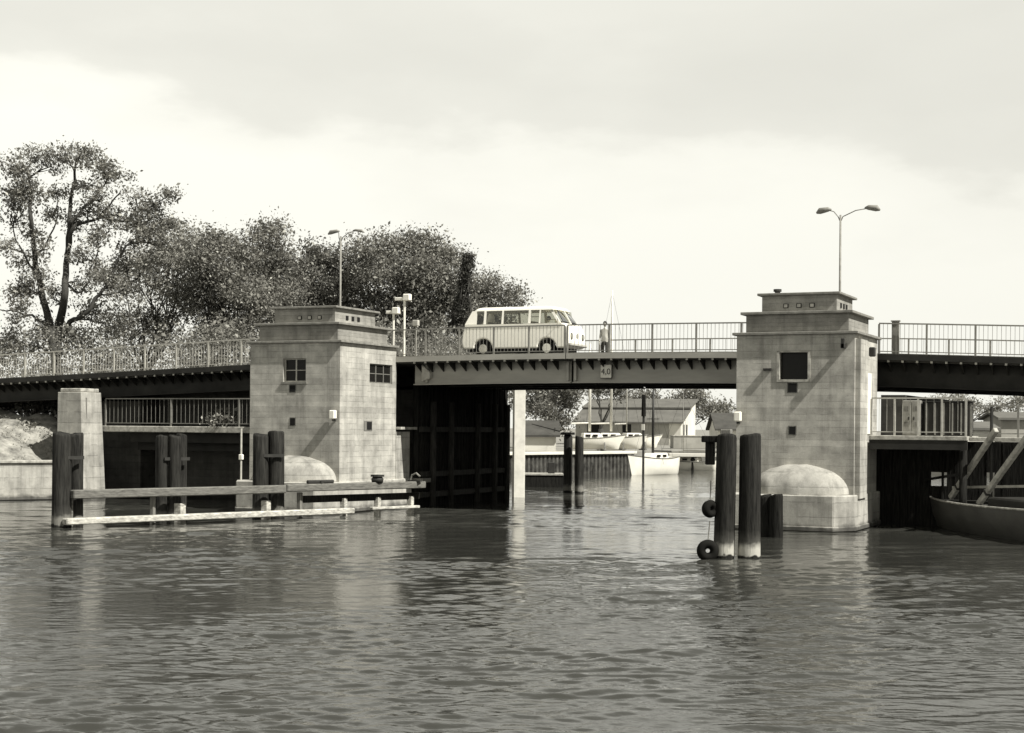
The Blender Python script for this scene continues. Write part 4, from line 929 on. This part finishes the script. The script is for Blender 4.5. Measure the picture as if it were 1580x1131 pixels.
# two leaning spars
def spar(pa, Da, pya, pb, Db, pyb, lb):
    a = cw(pa, Da, pya); b_ = cw(pb, Db, pyb); r = empty('leaning_beam', a, lb, 'beam', 'beams leaning up from the work boat')
    MB().bar((0, 0, 0), b_ - a, .15, .17).build('timber', M_slab, r, .015)
    d = (b_ - a); MB().bar(d.normalized() * .5, d.normalized() * .58, .17, .19).build('iron_band', M_steel_dk, r)
spar(1467, 49.5, 768, 1537, 47.2, 663, 'left pale beam leaning up from work boat to platform')
spar(1510, 48.2, 778, 1592, 46.0, 664, 'right pale beam leaning up from work boat beyond the frame')
for x, lb in ((1530, 'left dark post standing through the work boat'), (1485, 'thin pale post left of the leaning beams')):
    q = cw(x, 48.6 if x == 1530 else 50.2); r_ = empty('mooring_post', q, lb, 'post'); MB().tube([(0,0,-1),(0,0,3.9 if x == 1530 else 3.0)], .05 if x == 1530 else .03, 8).build('shaft', M_steel_dk if x == 1530 else M_rail, r_); MB().tube([(0,0,3.9 if x == 1530 else 3.0),(0,0,3.95 if x == 1530 else 3.05)], .07, 8).build('cap', M_steel_dk, r_)
hr = empty('rope_rail', cw(1470, 50), 'pale horizontal handrail crossing behind the leaning beams', 'railing')
a = cw(1470, 50, 752) - hr.location; b_ = cw(1600, 47, 750) - hr.location; MB().bar(a, b_, .06, .08).build('rail', M_rail_lt, hr)
for t_ in (.1, .5, .9): q = a.lerp(b_, t_); MB().bar(q, Vector((q.x, q.y, .45)), .05, .05).build('post', M_rail, hr)

# ------------------------------------------------------------------ harbour behind
M_old_pile_s = mat('rusty_sheet_piling', .025, .8, .5, 2.5, .4, v2=.10)
# sheet pile quay
qs = empty('sheet_pile_wall', Q1, 'dark ribbed sheet pile quay wall behind the white column', 'quay wall')
qd = (Q2 - Q1); qlen = qd.length; qd.normalize(); qn = Vector((qd.y, -qd.x, 0)); pm = None
k = int(qlen / .42)
for i in range(k):
    if pm is None:
        pm_o = MB().add([(0,0,-1),(.1,-.16,-1),(.3,-.16,-1),(.4,0,-1),(0,0,1.28),(.1,-.16,1.28),(.3,-.16,1.28),(.4,0,1.28)], [(0,1,5,4),(1,2,6,5),(2,3,7,6),(3,0,4,7),(4,5,6,7)]).build('sheet_pile', M_old_pile_s, qs); pm = pm_o.data; o = pm_o
    else: o = bpy.data.objects.new('sheet_pile', pm); COL.objects.link(o); o.parent = qs
    o.location = qd * (i * .42) + qn * .05; o.rotation_euler = (0, 0, math.atan2(qd.y, qd.x))
MB().bar(qn * .1 + zz * 1.4, qd * qlen + qn * .1 + zz * 1.4, .6, .2).build('coping', M_render, qs, .02)
# harbour shed (dark roof, pale wall)
def shed(px0, px1, D, z0, zw, zr, label, wallm, roofm, rz=TH, dpt=5, over=.3, door=None):
    a = cw(px0, D); b_ = cw(px1, D); c = (a + b_) / 2; wd = (b_ - a).length; r = empty('shed', (c.x, c.y, z0), label, 'building', rz=math.atan2((b_-a).y, (b_-a).x))
    MB().box(-wd/2, wd/2, 0, dpt, 0, zw - z0).build('wall', wallm, r)
    hz = zw - z0; rz_ = zr - z0
    rf = MB().add([(-wd/2-over, -over, hz-.02), (wd/2+over, -over, hz-.02), (wd/2+over, dpt/2, rz_), (-wd/2-over, dpt/2, rz_), (-wd/2-over, dpt+over, hz-.02), (wd/2+over, dpt+over, hz-.02),
                   (-wd/2-over, -over, hz+.13), (wd/2+over, -over, hz+.13), (wd/2+over, dpt/2, rz_+.15), (-wd/2-over, dpt/2, rz_+.15), (-wd/2-over, dpt+over, hz+.13), (wd/2+over, dpt+over, hz+.13)],
                  [(0,3,2,1),(3,4,5,2),(6,7,8,9),(9,8,11,10),(0,1,7,6),(4,10,11,5),(1,2,8,7),(2,5,11,8),(0,6,9,3),(3,9,10,4)]).build('roof', roofm, r)
    MB().add([(-wd/2, 0, hz), (-wd/2, dpt, hz), (-wd/2, dpt/2, rz_), (wd/2, 0, hz), (wd/2, dpt, hz), (wd/2, dpt/2, rz_)], [(0,2,1),(3,4,5)]).build('gable', wallm, r)
    for dx, w_, h_, m_ in (door or []):
        MB().box(dx - w_/2, dx + w_/2, -.04, -.002, .02, h_).build('door', m_, r)
    return r
shed(806, 858, 113, 1.42, 2.45, 3.5, 'low harbour shed with dark roof right of the white column', M_render, M_roof_dk)
shed(1108, 1150, 135, 1.42, 3.0, 4.4, 'pale hut with dark roof left of the right tower', M_render, M_roof_dk, dpt=6)
shed(1138, 1200, 150, 1.42, 3.4, 4.2, 'pale low wall building half hidden by right tower', M_render, M_roof_dk)
# long hall with stepped roof, lit gable at right
def hall():
    D = 160; a = cw(888, D); b_ = cw(1046, D); d = (b_ - a).normalized(); wd = (b_ - a).length; r = empty('long_hall', (a.x, a.y, 1.42), 'long grey hall with stepped roof and bright gable at its right end', 'building', rz=math.atan2(d.y, d.x) - math.radians(17))
    wd *= 1.04; prof = [(0, 0), (0, 2.3), (4.2, 3.6), (4.2, 3.8), (8.2, 4.6), (8.2, 0)]
    wl = MB(); n = len(prof); wl.add([(0, y, z) for y, z in prof] + [(wd, y, z) for y, z in prof], [tuple(range(n))[::-1], tuple(range(n, 2*n)), (0, n, n+1, 1), (2, n+2, n+3, 3)]).build('wall', M_render, r)
    MB().box(-.02 + .05, wd - 1.2, -.03, -.002, 0, 2.28).build('front_wall', M_brickw, r)
    MB().add([(-.3,-.4,2.2),(wd+.3,-.4,2.2),(wd+.3,4.2,3.63),(-.3,4.2,3.63),(-.3,-.4,2.35),(wd+.3,-.4,2.35),(wd+.3,4.2,3.78),(-.3,4.2,3.78)], [(0,3,2,1),(4,5,6,7),(0,1,5,4),(1,2,6,5),(2,3,7,6),(3,0,4,7)]).build('lower_roof', M_roof, r)
    MB().add([(-.3,3.7,3.75),(wd+.3,3.7,3.75),(wd+.3,8.4,4.7),(-.3,8.4,4.7),(-.3,3.7,3.9),(wd+.3,3.7,3.9),(wd+.3,8.4,4.85),(-.3,8.4,4.85)], [(0,3,2,1),(4,5,6,7),(0,1,5,4),(1,2,6,5),(2,3,7,6),(3,0,4,7)]).build('upper_roof', M_roof, r)
    for x, w_ in ((1.9, 1.3), (5.4, .9)): MB().box(x - w_/2, x + w_/2, -.05, -.031, .3, 2.1).build('doorway', M_black, r)
    for y in (1.6, 3.2): MB().box(wd, wd + .04, y - .35, y + .35, 1.0, 2.1).build('window', M_pane, r)
hall()
cn = empty('container', cw(1068, 132), 'flat grey boat shed beneath the bright gable', 'shed', rz=TH); cn.location.z = 1.42
MB().box(-1.6, 1.9, 0, 2.5, 0, 1.05).build('body', M_brickw, cn, .03); MB().box(-1.65, 1.95, -.05, 2.55, 1.052, 1.12).build('lid', M_slab, cn)
# yachts ashore
def yacht(px, D, z, ln_, rz, label, masth, mast_m, mast_w=.09, hm=None, cover=True, cradle=True, mdx=0.4, fb=.62, group='white yachts laid up behind the quay'):
    q = cw(px, D); r = empty('sailing_boat', (q.x, q.y, z), label, 'boat', group, rz=rz)
    hull(r, ln_, ln_ * .3, fb, hm or M_hull_w, sheer=.28, bow=1.6, draft=.35, stern_w=.65, top_m=M_slab, strake=M_timber)
    cbn = MB().add([(-ln_*.22,-.55,.55),(ln_*.2,-.4,.6),(ln_*.2,.4,.6),(-ln_*.22,.55,.55),(-ln_*.2,-.48,.98),(ln_*.12,-.32,.98),(ln_*.12,.32,.98),(-ln_*.2,.48,.98)], [(0,3,2,1),(4,5,6,7),(0,1,5,4),(1,2,6,5),(2,3,7,6),(3,0,4,7)]).build('cabin', M_hull_w, r, .04)
    for x in (-.12, .02):
        for s_ in (-1, 1): MB().box(ln_*x-.18, ln_*x+.18, min(s_*.46,s_*.53), max(s_*.46,s_*.53), .72, .88).build('porthole', M_pane, cbn)
    cbn.location.z = fb - .62
    if masth:
        MB().tube([(mdx, 0, .9), (mdx, 0, masth * .6), (mdx, 0, masth)], [mast_w, mast_w, mast_w * .6], 8).build('mast', mast_m, r, smooth=True)
        MB().tube([(mdx - .05, 0, 1.5), (-ln_ * .42, 0, 1.45)], .06, 8).build('boom', mast_m, r)
        MB().bar((mdx, -.5, masth * .62), (mdx, .5, masth * .62), .04, .04).build('spreader', mast_m, r)
        for e_ in ((ln_ * .5, 0, .85), (-ln_ * .5, 0, .8), (mdx - .1, .8, .6), (mdx - .1, -.8, .6)): MB().tube([(mdx, 0, masth - .1), e_], .008, 4).build('stay', M_steel_dk, r)
    if cradle:
        for x in (-ln_*.25, ln_*.2): MB().bar((x, -.7, -.48), (x, .7, -.48), .15, .12).bar((x, -.65, -.45), (x, -.45, .1), .1, .1).bar((x, .65, -.45), (x, .45, .1), .1, .1).build('cradle', M_timber, r)
    return r
zq = 1.42 + .55
yacht(915, 112, zq, 3.8, TH + .15, 'leftmost white yacht ashore, with a thick pale mast', 7.2, M_white_conc, .1, mdx=-.25, fb=.42)
yacht(945, 116, zq, 4.2, TH - .1, 'middle white yacht ashore with pale mast and crosstree', 11.4, M_white_conc, .09, mdx=-.1, fb=.42)
yacht(978, 121, zq, 3.8, TH + .3, 'right white yacht ashore, low hull and slim mast', 7.0, M_rail_lt, .05, mdx=-.6, fb=.42)
yacht(1009, 105, .1, 4.9, math.radians(-106), 'white motor sailer afloat at the end of the quay', 5.9, M_steel_dk, .09, cradle=False, mdx=.1, fb=1.0, group=None)
yacht(1062, 118, 0, 4.6, TH + 2.7, 'pale dinghy moored right of the white motor sailer', 6.0, M_rail, .03, cradle=False, group=None)
yacht(1092, 120.5, .0, 4.2, TH - .3, 'dark hulled small boat at the right end of the harbour', 0, M_rail, hm=M_hull_dk, cradle=False, group=None)
mp_ = empty('mooring_pole', cw(993, 101), 'dark tall mooring pole with thick tarred head beside the white boat', 'post')
MB().tube([(0,0,-.5),(0,0,3.9)], .08, 8).build('shaft', M_steel_dk, mp_); MB().tube([(0,0,3.9),(0,0,5.3)], [.16,.13], 8).build('head', M_tar, mp_); MB().box(-.1, .1, -.14, -.08, 3.0, 3.4).build('marker', M_white, mp_)
fl_ = empty('far_jetty', cw(1086, 117), 'pale low landing stage in front of the grey boat shed', 'jetty', rz=TH)
MB().box(-2.6, 3.0, 0, 1.2, 1.0, 1.25).build('deck', M_render, fl_, .02)
for x in (-2.3, -.8, .8, 2.4): MB().tube([(x, .2, -1), (x, .2, 1.0)], .1, 6).build('pile', M_tar, fl_)
# right bank seen under the right span
shed(1486, 1535, 100, 1.42, 3.2, 3.6, 'pale low wall house right of the machine casing', M_render, M_roof, dpt=4)
shed(1545, 1640, 104, 1.42, 3.9, 4.3, 'grey flat house at the right frame edge under the bridge', M_brickw, M_roof, dpt=4)

# plain safety: every mesh keeps a material
for o in bpy.data.objects:
    if o.type == 'MESH' and not o.data.materials: o.data.materials.append(M_slab)
